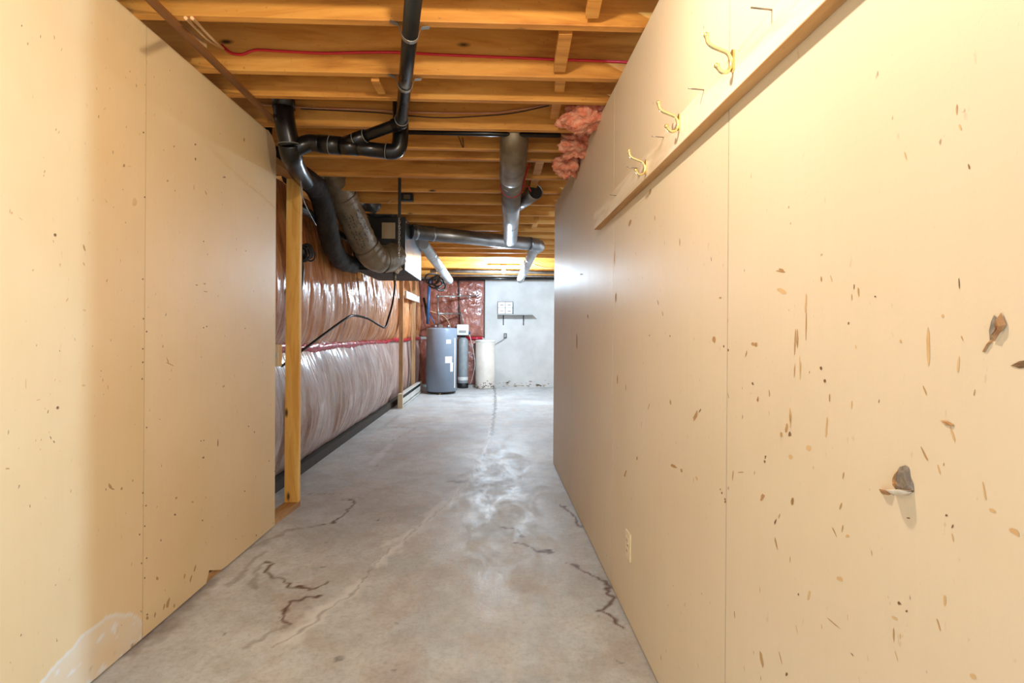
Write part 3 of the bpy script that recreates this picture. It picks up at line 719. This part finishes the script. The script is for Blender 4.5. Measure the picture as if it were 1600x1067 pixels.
# black coil behind the stud
mb = MB()
for k in range(9):
    c = at(474+random.uniform(-1.5, 1.5), 396+random.uniform(-4, 4), Y=4.0+.02*k); mb.tube([c+Vector((.006*k, .03*math.cos(t*2*math.pi/18), (.05+.008*math.sin(k*2))*math.sin(t*2*math.pi/18)))+Vector((.028*math.cos(t*2*math.pi/18),0,0)) for t in range(19)], .007, 6, False)
mb.tube([at(473, 386, Y=4.05), at(475, 408, Y=4.1)], .03, 10)
tag(mb.build('cable_coil', MT['black_rubber']), 'small coil of black cable hanging on insulation behind the end stud', 'cable')
tag(MB().tube(smooth_path([at(469, 405, Y=3.9), at(471, 425, Y=3.9), at(468, 450, Y=3.9), at(463, 460, Y=3.9)], 6), .02, 10).build('cable_tail', MT['black_rubber']), 'thick black cable end below the coil behind end stud', 'cable')
tag(MB().tube(smooth_path([at(473, 245, Y=3.2), at(470, 275, Y=3.2), at(472, 305, Y=3.3), at(482, 330, Y=3.5), at(494, 352, Y=3.7)], 6), .003, 6).build('grey_wire', MT['grey_wire']), 'thin grey wire dangling from the drain pipe', 'wire')

# ------------------------------------------------------------------ CABLES ON THE JOISTS
Yc = 2.392
tag(MB().tube(smooth_path([at(x, y, Y=Yc) for x, y in ((346,70),(352,76),(362,83),(378,85),(392,80),(405,78),(440,80),(500,83),(560,82),(620,82),(700,86),(800,90),(870,93),(985,97))], 5), .0062, 8).build('red_cable', MT['red']), 'bright red cable stapled along the second joist', 'cable')
for k, (dx, lab) in enumerate(((0, 'beige cable from first joist to red cable, left of two'), (10, 'beige cable from first joist to red cable, right of two'))):
    tag(MB().tube(smooth_path([at(290+dx, 28, Y=1.80), at(300+dx, 38, Y=2.05), at(325+dx*.8, 62, Y=2.2), at(349, 76, Y=2.385)], 6), .006, 8).build('beige_cable', MT['beige_cable']), lab, 'cable', 'beige cables at upper left')
Yc = 3.022
tag(MB().tube(smooth_path([at(x, y, Y=Yc) for x, y in ((405,163),(440,166),(500,169.5),(560,171),(640,175),(700,176.5),(770,176.5),(800,173),(850,165),(866,161))], 5), .0058, 8).build('pink_cable', MT['pinkbeige']), 'faded pinkish cable stapled along the fourth joist', 'cable')
tag(MB().tube(smooth_path([at(x, y, Y=Yc-.004) for x, y in ((470,170),(530,173),(590,176),(640,181),(690,184),(740,182),(800,177),(858,165))], 5), .003, 6).build('black_wire', MT['black_rubber']), 'thin black wire sagging below the faded cable on fourth joist', 'wire')
tag(MB().tube(smooth_path([at(716, 212, Y=3.35), at(722, 228, Y=3.36), at(724, 229, Y=3.36), at(723, 215, Y=3.36)], 5), .0025, 6).build('wire_loop', MT['black_rubber']), 'tiny dark wire loop hanging from joist left of round duct', 'wire')
q = at(637, 309.5, Y=4.805)
jb = thing('junction_box', q, 'small dark metal junction box on joist above the air handler', 'electrical box')
MB().box(q.x-.055, q.x+.055, 4.76, 4.809, q.z-.035, q.z+.035).build('box_body', MT['dark_metal'], jb, .003)
MB().box(q.x-.03, q.x+.03, 4.755, 4.761, q.z-.02, q.z+.02).build('cover_plate', MT['galv_dusty'], jb)
tag(MB().tube(smooth_path([at(628, 311, Y=4.79), at(615, 312, Y=4.79), at(604, 318, Y=4.79)], 5), .004, 6).build('beige_cable', MT['beige_cable']), 'short beige cable running left from the junction box', 'cable')

# ------------------------------------------------------------------ ROUND DUCTS
duct = thing('galvanized_duct', at(797, 373, Y=6.05), 'round galvanized duct run below the joists from near elbow to cross pipe', 'duct')
A0 = at(800, 262, Y=3.58); A1 = at(797.5, 374, Y=6.05)
A0.z = 2.342
MB().tube(smooth_path([(A0.x, 3.165, 2.62), (A0.x, 3.165, 2.50), (A0.x, 3.19, 2.42), (A0.x, 3.27, 2.36), (A0.x, 3.42, 2.343), (A0.x, 3.64, 2.342)], 6), [.088]*31, 26).build('elbow', MT['galv_dusty'], duct)
MB().tube([A0+Vector((0,.05,-.004)), A1], .08, 26).build('pipe_run', MT['galv'], duct)
for t in (.05, .62):
    q = A0+Vector((0,.05,0))+(A1-A0)*t; d = (A1-A0).normalized()
    MB().tube([q, q+d*.018], .0835, 26).build('collar', MT['galv'], duct)
C0 = at(643, 362, Y=5.68); C1 = at(838, 382, Y=6.5)
MB().tube([C0, C1], .081, 26).build('cross_pipe', MT['galv'], duct)
cd = (C1-C0).normalized()
for t in (.02, .14, .93):
    q = C0+(C1-C0)*t; MB().tube([q, q+cd*.03], .086, 26).build('collar', MT['galv'], duct)
D0 = C1+Vector((0,.0,0)); D1 = at(813, 437, Y=9.6)
MB().tube(smooth_path([C1-cd*.03, C1+cd*.02+Vector((0,.03,0)), C1+cd*.05+Vector((0,.12,0)), C1+(D1-C1)*.08], 4), .078, 22).build('elbow', MT['galv'], duct)
MB().tube([C1+(D1-C1)*.03, D1], .066, 22).build('far_pipe', MT['galv_pale'], duct)
for t in (.3, .62):
    q = C1+(D1-C1)*t; d = (D1-C1).normalized(); MB().tube([q, q+d*.02], .069, 22).build('collar', MT['galv_pale'], duct)
# side stub with damper
s0_ = at(806, 322, Y=4.75); s1_ = at(837, 299, Y=4.3); sdv = (s1_-s0_).normalized()
stub = MB().tube([s0_, s1_], [.06, .066], 22, False).build('side_stub', MT['galv'], duct)
so = stub.modifiers.new('thick', 'SOLIDIFY'); so.thickness = .004
MB().tube([s1_-sdv*.02, s1_-sdv*.015], .062, 22).build('damper', MT['dark_metal'], stub)
# red tie
d = (A1-A0).normalized(); q = A0+d*.32
u = Vector((1,0,0)); w = d.cross(u).normalized()
mb = MB().tube([q+u*.084*math.cos(2*math.pi*k/24)+w*.084*math.sin(2*math.pi*k/24) for k in range(25)], .0045, 8, False)
mb.tube(smooth_path([q+u*.084, q+Vector((.10, -.08, .06)), q+Vector((.12, -.16, .12))], 5), .006, 8)
mb.tube(smooth_path([q+u*.084, q+Vector((.12, .01, .01)), q+Vector((.15, .02, -.03))], 5), .004, 8)
tag(mb.build('red_tie', MT['red']), 'red plastic tie wrapped around the round duct', 'tie')
# left far duct
L0 = at(661, 381, Y=6.3); L1 = at(702, 438, Y=9.5)
ld = thing('pale_duct', L0, 'pale round duct slanting away behind the air handler', 'duct')
MB().tube([L0, L1], .07, 22).build('pipe_run', MT['galv_pale'], ld)
for t in (.22, .5, .97):
    q = L0+(L1-L0)*t; d = (L1-L0).normalized(); MB().tube([q, q+d*.02], .074, 22).build('collar', MT['galv_pale'], ld)

# ------------------------------------------------------------------ AIR HANDLER
ax0, ax1, ay0, ay1, az0, az1 = -1.47, -.95, 5.34, 6.46, 1.865, 2.415
ah = thing('air_handler', ((ax0+ax1)/2, (ay0+ay1)/2, az0), 'boxy air handler hung from the joists, dark front and shiny side', 'air handler')
MB().box(ax0, ax1-.004, ay0, ay1, az0+.02, az1).build('housing', MT['dark_metal'], ah, .004)
MB().box(ax1-.003, ax1+.003, ay0+.012, ay1, az0+.01, az1-.03).build('side_panel', MT['sheet'], ah)
MB().box(ax1-.02, ax1+.005, ay0-.004, ay0+.012, az0, az1).build('corner_flange', MT['dark_metal'], ah)
MB().box(ax0, ax1+.002, ay0-.002, ay1, az0, az0+.02).build('drip_tray', MT['flex_dark'], ah)
g0 = at(597, 348, Y=ay0); g1 = at(617.5, 373, Y=ay0)
gr = MB().box(g0.x, g1.x, ay0-.012, ay0, g1.z, g0.z).build('vent_grille', MT['grille'], ah)
for k in range(6):
    x = g0.x+(g1.x-g0.x)*(k+.5)/6
    MB().box(x-.006, x+.004, ay0-.019, ay0-.012, g1.z+.01, g0.z-.01).build('slat', MT['grille'], gr)
MB().box(g1.x+.03, g1.x+.034, ay0-.006, ay0, az0+.02, az1).build('seam', MT['galv_dusty'], ah)
# strap and chain
hs_top = at(624.5, 283, Y=4.03)
hs = thing('hanger_strap', (hs_top.x, 4.03, ZB), 'black strap with chain hanging from a joist before the air handler', 'strap')
zb_ = at(626, 340, Y=4.03).z
MB().box(hs_top.x-.012, hs_top.x+.012, 4.028, 4.032, zb_, ZB).build('webbing', MT['black_rubber'], hs)
z_ = zb_; k = 0
while z_ > zb_-.30:
    c = Vector((hs_top.x, 4.03, z_-.012)); u = Vector((1,0,0)) if k % 2 else Vector((0,1,0))
    MB().tube([c+u*.006*math.cos(t*math.pi/6)+Vector((0,0,.014*math.sin(t*math.pi/6))) for t in range(13)], .002, 6, False).build('chain_link', MT['zinc'], hs)
    z_ -= .021; k += 1

# insulated flex duct
fd = thing('flex_duct', at(560, 350, Y=4.8), 'thick taped grey-brown flexible duct curving into the air handler', 'duct')
fp = smooth_path([at(486, 262, Y=4.3), at(505, 262, Y=4.36), at(522, 280, Y=4.45), at(537, 312, Y=4.6), at(555, 350, Y=4.8), at(570, 382, Y=4.98), at(586, 402, Y=5.1), at(605, 404, Y=5.22), at(618, 398, Y=5.34)], 9)
rr_ = [.126+.002*math.sin(i*1.9)+.004*noise.noise((i*.6, 0, 0))+(.008 if i > 48 else 0) for i in range(len(fp))]
MB().tube(fp, rr_, 30, True, .05).build('sleeve', MT['flex'], fd)
def band(i, r, nm, mat):
    t = (fp[i+1]-fp[i]).normalized(); MB().tube([fp[i]-t*.02, fp[i]+t*.02], r, 26, False, .03).build(nm, mat, fd)
band(26, .132, 'tape_band', MT['flex']); band(47, .135, 'tape_band', MT['flex']); band(60, .139, 'tape_band', MT['flex'])
# printed marks on the sleeve, small raised flecks in three columns
pk = MB()
for row in range(13):
    i = 30+row; t = (fp[i+1]-fp[i]).normalized()
    toc = (EYE-fp[i]); toc = (toc-t*toc.dot(t)).normalized(); sx_ = t.cross(toc)
    for colm in (-.62, -.36, .0, .2, .42):
        if random.random() < .75:
            for k in range(2):
                a_ = colm+random.uniform(-.05, .05); c = fp[i]+(toc*math.cos(a_)+sx_*math.sin(a_))*(rr_[i]*1.045)+t*random.uniform(-.008, .008)
                tg = (sx_*math.cos(a_)-toc*math.sin(a_)); L = random.uniform(.006, .016)
                pk.add([c-tg*.003-t*L/2, c+tg*.003-t*L/2, c+tg*.003+t*L/2, c-tg*.003+t*L/2], [(0,1,2,3)])
tag(pk.build('faded_print', MT['ink'], fd), kind='stuff')
fd2 = thing('flex_duct', at(485, 272, Y=4.25), 'dark flexible duct behind the black drain stack, lower stretch standing in for dark plastic drape', 'duct')
MB().tube(smooth_path([at(455, 272, Y=3.8), at(478, 280, Y=3.95), at(498, 300, Y=4.15), at(510, 345, Y=4.4), at(519, 385, Y=4.62), at(534, 408, Y=4.95), at(552, 414, Y=5.36)], 8), .085, 22, True, .12).build('sleeve', MT['flex_dark'], fd2)  # duct runs on downward to stand in for a hanging dark plastic sheet
fd3 = thing('flex_duct', at(595, 335, Y=6.0), 'ribbed silver flexible duct curving over top of the air handler', 'duct')
p3 = smooth_path([at(566, 300, Y=5.5), at(580, 318, Y=5.3), at(596, 332, Y=5.5), at(612, 350, Y=5.8)], 14)
MB().tube(p3, [.11+.007*(1 if i % 2 else -1) for i in range(len(p3))], 24, True).build('sleeve', MT['flex_silver'], fd3)
# drain hose
hp = smooth_path([at(616, 432, Y=5.5), at(617, 447, Y=5.45), at(613, 475, Y=5.3), at(606, 500, Y=5.2), at(602, 511, Y=5.1), at(594, 509, Y=5.0), at(575, 498, Y=4.8), at(553, 493, Y=4.6), at(540, 498, Y=4.4), at(505, 523, Y=4.1), at(468, 551, Y=3.85), at(440, 572, Y=3.70)], 7)
dh = thing('drain_hose', hp[0], 'black hose drooping from air handler across the insulation', 'hose')
MB().tube(hp, .0095, 10).build('hose_run', MT['black_rubber'], dh)
MB().tube([hp[0]+Vector((0,0,.05)), hp[4]], .014, 12).build('brass_fitting', MT['galv_dusty'], dh)
q = at(619, 420, Y=5.32)
tag(fluff(q, .05, .03, .04, 2).build('tape_scrap', MT['torn_paper']), 'crumpled pale scrap of tape at the air handler lower corner', 'scrap')

# electrical box seen edge on beside the end stud
q = at(436, 555, Y=3.56)
eb = thing('switch_box', q, 'white switch plate edge-on beside the end stud at left', 'switch')
MB().box(q.x-.02, q.x+.014, 3.52, 3.58, q.z-.075, q.z+.075).build('cover_plate', MT['ivory'], eb, .004)
MB().box(q.x-.005, q.x+.006, 3.512, 3.52, q.z-.012, q.z+.02).build('toggle', MT['white'], eb)

# ------------------------------------------------------------------ COAT RAIL
RT = .036
def rl(px, py): return WR.px(px, py, RT)
ry1 = rl(928, 345).y; rz0 = rl(928.5, 358).z; rz1 = rz0+.089; ry0 = .25
rack = thing('coat_rail', WR.pt(1.5, rz0), 'whitewashed wooden coat rail with brass hooks and nails on right wall', 'coat rail')
MB().hexa([WR.pt(ry0, rz0, .0004), WR.pt(ry1, rz0, .0004), WR.pt(ry1, rz0, RT), WR.pt(ry0, rz0, RT),
           WR.pt(ry0, rz1, .0004), WR.pt(ry1, rz1, .0004), WR.pt(ry1, rz1, RT), WR.pt(ry0, rz1, RT)]).build('rail', MT['rail'], rack, .002)
MB().hexa([WR.pt(ry0, rz0-.0012, .001), WR.pt(ry1, rz0-.0012, .001), WR.pt(ry1, rz0-.0012, RT-.001), WR.pt(ry0, rz0-.0012, RT-.001), WR.pt(ry0, rz0+.004, .001), WR.pt(ry1, rz0+.004, .001), WR.pt(ry1, rz0+.004, RT-.001), WR.pt(ry0, rz0+.004, RT-.001)]).build('raw_edge', MT['plate'], rack)
def hook(px, py):
    b0 = rl(px, py); n = WR.n; up = Vector((0,0,1)); d = WR.d
    P = lambda o, u, s_=0: b0+n*o+up*u+d*s_
    mb = MB()
    mb.tube(smooth_path([P(.064,.052), P(.060,.036), P(.050,.027), P(.032,.020), P(.014,.012), P(.006,-.004), P(.006,-.018), P(.014,-.030), P(.028,-.031), P(.039,-.018)], 5), [.0055, .0052]+[.0045]*42+[.005, .0052], 10)
    for o_, u_ in ((.064,.053), (.039,-.017)):
        c = P(o_, u_); mb.add([c+Vector((math.sin(t)*math.cos(p)*.0068, math.sin(t)*math.sin(p)*.0068, math.cos(t)*.0068)) for t in [math.pi*k/6 for k in range(7)] for p in [2*math.pi*k/10 for k in range(10)]],
               [(j*10+i, j*10+(i+1) % 10, (j+1)*10+(i+1) % 10, (j+1)*10+i) for j in range(6) for i in range(10)], True)
    h = mb.build('hook', MT['brass'], rack)
    pl = MB().prism([P(.0002, .018, -.007), P(.0002, .022, 0), P(.0002, .018, .007), P(.0002, -.026, .007), P(.0002, -.032, 0), P(.0002, -.026, -.007)], n*.004).build('mounting_plate', MT['brass'], h)
for px, py in ((1146, 92), (1062, 189), (1010, 259)): hook(px, py)
def nail(px, py, L, dz=.004):
    b0 = rl(px, py); MB().tube([b0-WR.n*.01, b0+WR.n*L+Vector((0,0,dz))], .0018, 8).build('nail', MT['steel'], rack)
for px, py, L in ((1206, 16, .043), (1100, 141, .042), (1037, 215, .040), (996, 263, .042), (963, 306, .03)): nail(px, py, L)

# outlet on the right wall
q = WR.px(983, 852)
ol = thing('wall_outlet', q, 'ivory duplex outlet low on the right wall', 'outlet')
def wbox(wl, c, hy, hz, o0, o1, nm, mat, par, bev=0):
    P = lambda y, z, o: c+wl.d*y+Vector((0,0,z))+wl.n*o
    return MB().hexa([P(-hy,-hz,o0), P(hy,-hz,o0), P(hy,-hz,o1), P(-hy,-hz,o1), P(-hy,hz,o0), P(hy,hz,o0), P(hy,hz,o1), P(-hy,hz,o1)]).build(nm, mat, par, bev)
wbox(WR, q, .036, .058, .0003, .007, 'cover_plate', MT['ivory'], ol, .0015)
for dz in (-.022, .022):
    so_ = wbox(WR, q+Vector((0,0,dz)), .016, .014, .007, .0095, 'socket', MT['ivory'], ol, .001)
    for dy in (-.006, .006): wbox(WR, q+Vector((0,0,dz))+WR.d*dy, .0015, .005, .0094, .0099, 'slot', MT['scuff_dark'], so_)
wbox(WR, q, .003, .003, .007, .0085, 'screw', MT['steel'], ol)

# ------------------------------------------------------------------ FAR END
# lamp
lp = Vector((at(787, 424, Y=9.2).x, 9.2, at(787, 424, Y=9.2).z))
print('lamp', lp)
lamp = thing('ceiling_lamp', (lp.x, lp.y, ZB), 'bare glowing bulb in a ceiling holder at the far end', 'lamp')
MB().box(lp.x-.3, lp.x+.3, lp.y-.02, lp.y+.02, ZB, ZB+.03).build('mounting_board', MT['joist'], lamp)
MB().lathe([(.05, 0), (.055, .02), (.03, .045), (.028, .06)][::-1] and [(.028, 0), (.03, .012), (.055, .03), (.05, .045)], (lp.x, lp.y, ZB-.045)).build('lamp_holder', MT['white'], lamp)
hz_ = ZB-.045
MB().lathe([(.002, -.105), (.018, -.10), (.028, -.085), (.031, -.068), (.026, -.045), (.016, -.02), (.014, 0)], (lp.x, lp.y, hz_)).build('bulb', MT['glow'], lamp)
# pipes across the far ceiling
for (x0, y0, x1, y1, Y, r, mt, lab) in ((672, 423, 870, 426, 9.85, .03, 'copper_dull', 'grey-blue pipe crossing the far ceiling, nearest of three'),
        (690, 430, 870, 432, 10.3, .018, 'copper_dull', 'slim pipe crossing the far ceiling, middle of three'),
        (690, 434.5, 868, 435.5, 10.75, .03, 'abs', 'dark pipe crossing the far ceiling closest to back wall')):
    a = at(x0, y0, Y=Y); b_ = at(x1, y1, Y=Y)
    tag(MB().tube([a, b_], r, 12).build('ceiling_pipe', MT[mt]), lab, 'pipe')
tag(MB().tube(smooth_path([at(833, 413, Y=9.612), at(845, 417, Y=9.612), at(863, 419, Y=9.61), at(890, 417, Y=9.61)], 5), .007, 8).build('beige_cable', MT['beige_cable']), 'beige cable sagging right of the far duct by the lamp', 'cable')

# water heater
c = at(687, 617, Z=0); cw = Vector((c.x, c.y+.31, 0))
wh = thing('water_heater', cw, 'tall grey cylindrical water heater in the far left corner', 'water heater')
RW = .305; HW = at(687, 512, Y=c.y).z
MB().lathe([(RW-.012, .05), (RW, .06), (RW, HW-.03), (RW-.01, HW-.008), (RW-.05, HW), (.02, HW+.004)], cw, 40).build('tank_body', MT['tank'], wh)
MB().lathe([(RW-.02, .03), (RW-.02, .052)], cw, 40).build('base_ring', MT['dark_edge'], wh)
for k in range(3):
    a_ = math.radians(-90+120*k); MB().lathe([(.025, 0), (.025, .032)], cw+Vector((.24*math.cos(a_), .24*math.sin(a_), 0)), 10).build('foot', MT['grey_wood'], wh)
def on_tank(cx, r, ang, z0, z1, w, nm, mat, par, th=.002):
    mb = MB(); n = 6; vs = []
    for j in (z0, z1):
        for rr2 in (r, r+th):
            for i in range(n+1):
                a_ = ang+(i/n-.5)*w/r; vs.append(cx+Vector((rr2*math.cos(a_), rr2*math.sin(a_), j)))
    m1 = n+1; fs = []
    for i in range(n):
        fs += [(m1+i, m1+i+1, 3*m1+i+1, 3*m1+i), (i, m1+i, m1+i+1, i+1)[::-1], (2*m1+i, 3*m1+i, 3*m1+i+1, 2*m1+i+1)]
    fs += [(0, m1, 3*m1, 2*m1), (n, 2*m1+n, 3*m1+n, m1+n)]
    return mb.add(vs, fs).build(nm, mat, par)
rad = math.radians
on_tank(cw, RW, rad(-58), HW-.31, HW-.23, .10, 'paper_label', MT['label'], wh)
on_tank(cw, RW, rad(-57), HW-.69, HW-.56, .15, 'paper_label', MT['label'], wh)
on_tank(cw, RW, rad(-44), HW-.86, HW-.68, .07, 'paper_label', MT['label'], wh)
on_tank(cw, RW, rad(-29), .12, HW-.2, .03, 'cover_strip', MT['white'], wh, .012)
for dx in (-.13, .13):
    MB().lathe([(.028, 0), (.028, .05), (.02, .06)], cw+Vector((dx, 0, HW)), 12).build('pipe_nipple', MT['galv'], wh)
MB().box(cw.x-.04, cw.x+.03, cw.y-.23, cw.y-.16, HW, HW+.06).build('relief_valve', MT['copper_dull'], wh)

YP = 10.35
vp = tag(MB().tube([at(671, 436, Y=10.2), at(669.5, 470, Y=10.2), at(668, 506, Y=10.2)], .03, 14).build('vent_pipe', MT['blue']), 'upright black pipe with blue light painted on, rising behind the water heater', 'pipe')
tag(MB().tube([at(662, 466, Y=10.7), at(669, 500, Y=10.4)], .028, 12).build('slant_pipe', MT['abs']), 'short black pipe leaning beside the blue-lit pipe', 'pipe')
tag(MB().tube([at(671, 490, Y=10.1), at(679, 505, Y=10.1)], .012, 10).build('slim_blue_pipe', MT['blue']), 'slim blue tube slanting onto the water heater top', 'pipe')
wp = thing('water_pipes', at(684, 508, Y=cw.y), 'thin grey water pipes linking water heater and softener', 'pipe')
def wpipe(pts, r, nm): MB().tube(smooth_path(pts, 1), r, 12).build(nm, MT['copper_dull'], wp)
P1 = at(685.5, 511, Y=cw.y+.05); P2 = at(684, 463, Y=cw.y+.1)
wpipe([P1, P2], .013, 'riser'); wpipe([P2, at(747, 462, Y=YB-.2)], .013, 'header')
P3 = at(685, 490, Y=cw.y+.05); P4 = at(720, 490, Y=11.2); wpipe([P3, P4], .018, 'header')
wpipe([P4, at(722, 493, Y=11.2), at(722.5, 508, Y=11.22)], .018, 'drop')
for q in (P2, P3, P4): MB().tube([q-Vector((0,0,.03)), q+Vector((0,0,.03))], .024, 12).build('fitting', MT['galv'], wp)
for dx, lab in ((0, 'black cable descending the back wall insulation, left strand'), (3, 'black cable descending the back wall insulation, right strand')):
    tag(MB().tube(smooth_path([at(716+dx*.6, 437, Y=YB-.13), at(718-dx*.4, 460, Y=YB-.14), at(717+dx*.5, 485, Y=YB-.14), at(719, 508, Y=11.34)], 5), .008, 8).build('black_cable', MT['black_rubber']), lab, 'cable', 'cables on the back wall insulation')
tag(MB().tube(smooth_path([at(672, 486, Y=10.3), at(690, 492, Y=10.5), at(699, 500, Y=10.7), at(704, 512, Y=10.8), at(706, 530, Y=10.85)], 6), .006, 8).build('white_tube', MT['beige_cable']), 'thin pale tube curving behind water heater', 'tube')
# hose bundle on the ceiling corner
hb = thing('hose_bundle', at(682, 438, Y=9.7), 'tangled coil of black hose hung at the far left ceiling', 'hose')
for k in range(4):
    c = at(676+4*k, 436+1.5*(k % 2)*3, Y=9.55+.06*k); r1, r2 = .14-.015*k, .10
    MB().tube([c+Vector((r1*math.cos(t*math.pi/12), .05*math.sin(t*math.pi/6+k), r2*math.sin(t*math.pi/12)-.02*k)) for t in range(25)], .017, 10, False).build('loop', MT['black_rubber'], hb)

MB().tube([Vector((at(682, 434, Y=9.64).x, 9.64, ZB+.02)), at(682, 434, Y=9.64)-Vector((0,0,.06))], .006, 8).build('hanger', MT['zinc'], hb)
# softener
c = at(722.5, 607, Z=0); cs = Vector((c.x, c.y+.13, 0))
sf = thing('water_softener', cs, 'slim grey softener cylinder with white control head, beside brine tank', 'water softener')
MB().lathe([(.118, 0), (.122, .01), (.122, .10), (.112, .11)], cs, 28).build('base', MT['black_rubber'], sf)
RS = .112; HS = at(722, 527, Y=cs.y-RS).z
MB().lathe([(RS-.004, .105), (RS, .12), (RS, HS-.09), (RS-.012, HS-.045), (RS-.045, HS-.012), (.045, HS)], cs, 28).build('tank', MT['resin'], sf)
MB().lathe([(RS+.001, .17), (RS+.003, .175), (RS+.003, .24), (RS+.001, .245)], cs, 28).build('band', MT['white'], sf)
MB().lathe([(.05, 0), (.05, .05)], cs+Vector((0,0,HS-.005)), 20).build('neck', MT['black_rubber'], sf)
h0 = at(713.5, 522, Y=cs.y-.14); h1 = at(732, 507, Y=cs.y-.14)
hd = MB().box(h0.x, h1.x, cs.y-.14, cs.y+.1, HS+.045, max(h1.z, HS+.2)).build('control_head', MT['white'], sf, .012)
MB().box(h0.x+.05, h1.x-.05, cs.y-.146, cs.y-.139, HS+.10, HS+.15).build('display', MT['shelf'], hd)
MB().lathe([(.02, 0), (.02, .06)], Vector((h1.x+.02, cs.y-.03, HS+.07)), 12).build('fitting', MT['blue'], sf)
# brine tank
c = at(757.5, 608, Z=0); RB = .213; cb = Vector((c.x, c.y+RB, 0)); HB_ = at(757.5, 531, Y=c.y).z
bt = thing('brine_tank', cb, 'off-white plastic brine tank drum standing before the back wall', 'tank')
MB().lathe([(RB-.02, 0), (RB-.006, .012), (RB, .04), (RB, HB_-.03)], cb, 36).build('drum', MT['brine'], bt)
MB().lathe([(RB+.004, HB_-.045), (RB+.006, HB_-.04), (RB+.006, HB_-.008), (RB-.01, HB_), (.02, HB_+.004)], cb, 36).build('lid', MT['white'], bt)
gk = MB()
for k in range(60):
    a_ = rad(random.uniform(-170, -20)); z = abs(random.gauss(.02, .07))+.02; c = cb+Vector(((RB+.0012)*math.cos(a_), (RB+.0012)*math.sin(a_), z)); tg = Vector((-math.sin(a_), math.cos(a_), 0)); r = random.uniform(.004, .014)
    gk.add([c+tg*r*math.cos(t)+Vector((0,0,r*1.2*math.sin(t)*random.uniform(.6,1.2))) for t in [2*math.pi*i/6 for i in range(6)]], [tuple(range(6))])
tag(gk.build('grime_spots', MT['grime'], bt), kind='stuff')
tag(MB().tube(smooth_path([at(733, 520, Y=11.25), at(739, 545, Y=11.2), at(742, 570, Y=11.22), at(738, 590, Y=11.3), at(735, 600, Y=11.35)], 6), .006, 8).build('white_tube', MT['white']), 'thin pale tube hanging between softener and brine tank', 'tube')

# shelf on the back wall
f0 = at(777.5, 491, Y=YB-.27); f1 = at(833, 491, Y=YB-.27); sz = f0.z
sh = thing('wall_shelf', ((f0.x+f1.x)/2, YB, sz), 'grey shelf on two brackets on the white back wall', 'shelf')
MB().box(f0.x, f1.x, YB-.27, YB-.001, sz-.012, sz+.008).build('shelf_board', MT['shelf'], sh, .002)
for px in (786.5, 818):
    x = at(px, 500, Y=YB-.02).x
    br = MB().box(x-.012, x+.012, YB-.008, YB-.0005, sz-.235, sz-.012).box(x-.01, x+.01, YB-.2, YB-.008, sz-.02, sz-.012).bar((x, YB-.006, sz-.17), (x, YB-.15, sz-.018), .012, .008, (1,0,0)).build('bracket', MT['dark_metal'], sh)
o0 = at(777.5, 490, Y=YB-.17); o1 = at(801.5, 470.5, Y=YB-.17); zt = sz+.0085; oh = o1.z-o0.z
og = thing('drawer_organizer', ((o0.x+o1.x)/2, YB-.09, zt), 'small white four-drawer organizer box sitting on the wall shelf', 'organizer')
MB().box(o0.x, o1.x, YB-.16, YB-.01, zt, zt+oh).build('case', MT['dark_metal'], og, .003)
wd = (o1.x-o0.x)
for i in range(2):
    for j in range(2):
        xx = o0.x+.01+i*(wd-.012)/2; zz = zt+.01+j*(oh-.012)/2
        dr = MB().box(xx, xx+wd/2-.016, YB-.17, YB-.155, zz, zz+oh/2-.016).build('drawer', MT['white'], og, .003)
        MB().box(xx+wd*.13, xx+wd*.35, YB-.178, YB-.17, zz+oh*.18, zz+oh*.23).build('pull', MT['dark_metal'], dr)
q = at(789.5, 524.5, Y=YB)
bo = thing('wall_outlet', q, 'dark outlet box below the shelf on the back wall', 'outlet')
MB().box(q.x-.033, q.x+.033, YB-.03, YB-.0005, q.z-.055, q.z+.055).build('box_body', MT['dark_metal'], bo, .003)
MB().box(q.x-.018, q.x+.014, YB-.034, YB-.03, q.z-.035, q.z+.04).build('socket', MT['shelf'], bo)
tag(MB().tube(smooth_path([Vector((q.x, YB-.03, q.z-.05)), at(784, 532, Y=YB-.03), at(776, 536.5, Y=YB-.03), at(768, 541, Y=YB-.04)], 5), .006, 8).build('power_cord', MT['grey_wire']), 'grey cord from back wall outlet down behind brine tank', 'cord')

# baseboard heater
n0 = at(629, 638, Z=0); n1 = at(659, 613, Z=0); hx = n0.x; dx = n1.x-n0.x
bh = thing('baseboard_heater', (hx, (n0.y+n1.y)/2, 0), 'long white baseboard heater on the floor below the far studs', 'heater')
def hb_(o0, o1, z0, z1, ya=0, yb=1):
    A = lambda o, t, z: Vector((n0.x+dx*t+o, n0.y+(n1.y-n0.y)*t, z))
    return MB().hexa([A(o0,ya,z0), A(o1,ya,z0), A(o1,yb,z0), A(o0,yb,z0), A(o0,ya,z1), A(o1,ya,z1), A(o1,yb,z1), A(o0,yb,z1)])
HH = .225
hb_(-.075, -.06, 0.0, HH).build('back_plate', MT['heater'], bh)
hb_(-.06, .0, HH-.02, HH).build('top_cover', MT['heater'], bh, .003)
hb_(-.012, .0, .06, .15).build('front_panel', MT['heater'], bh, .003)
hb_(-.06, -.03, .05, .18, .02, .98).build('heating_element', MT['dark_metal'], bh)
hb_(-.06, .0, .012, .035).build('bottom_lip', MT['heater'], bh)
for ya, yb in ((-.008, .012), (.988, 1.0)): hb_(-.075, .002, 0, HH+.002, ya, yb).build('end_cap', MT['grille'], bh, .002)
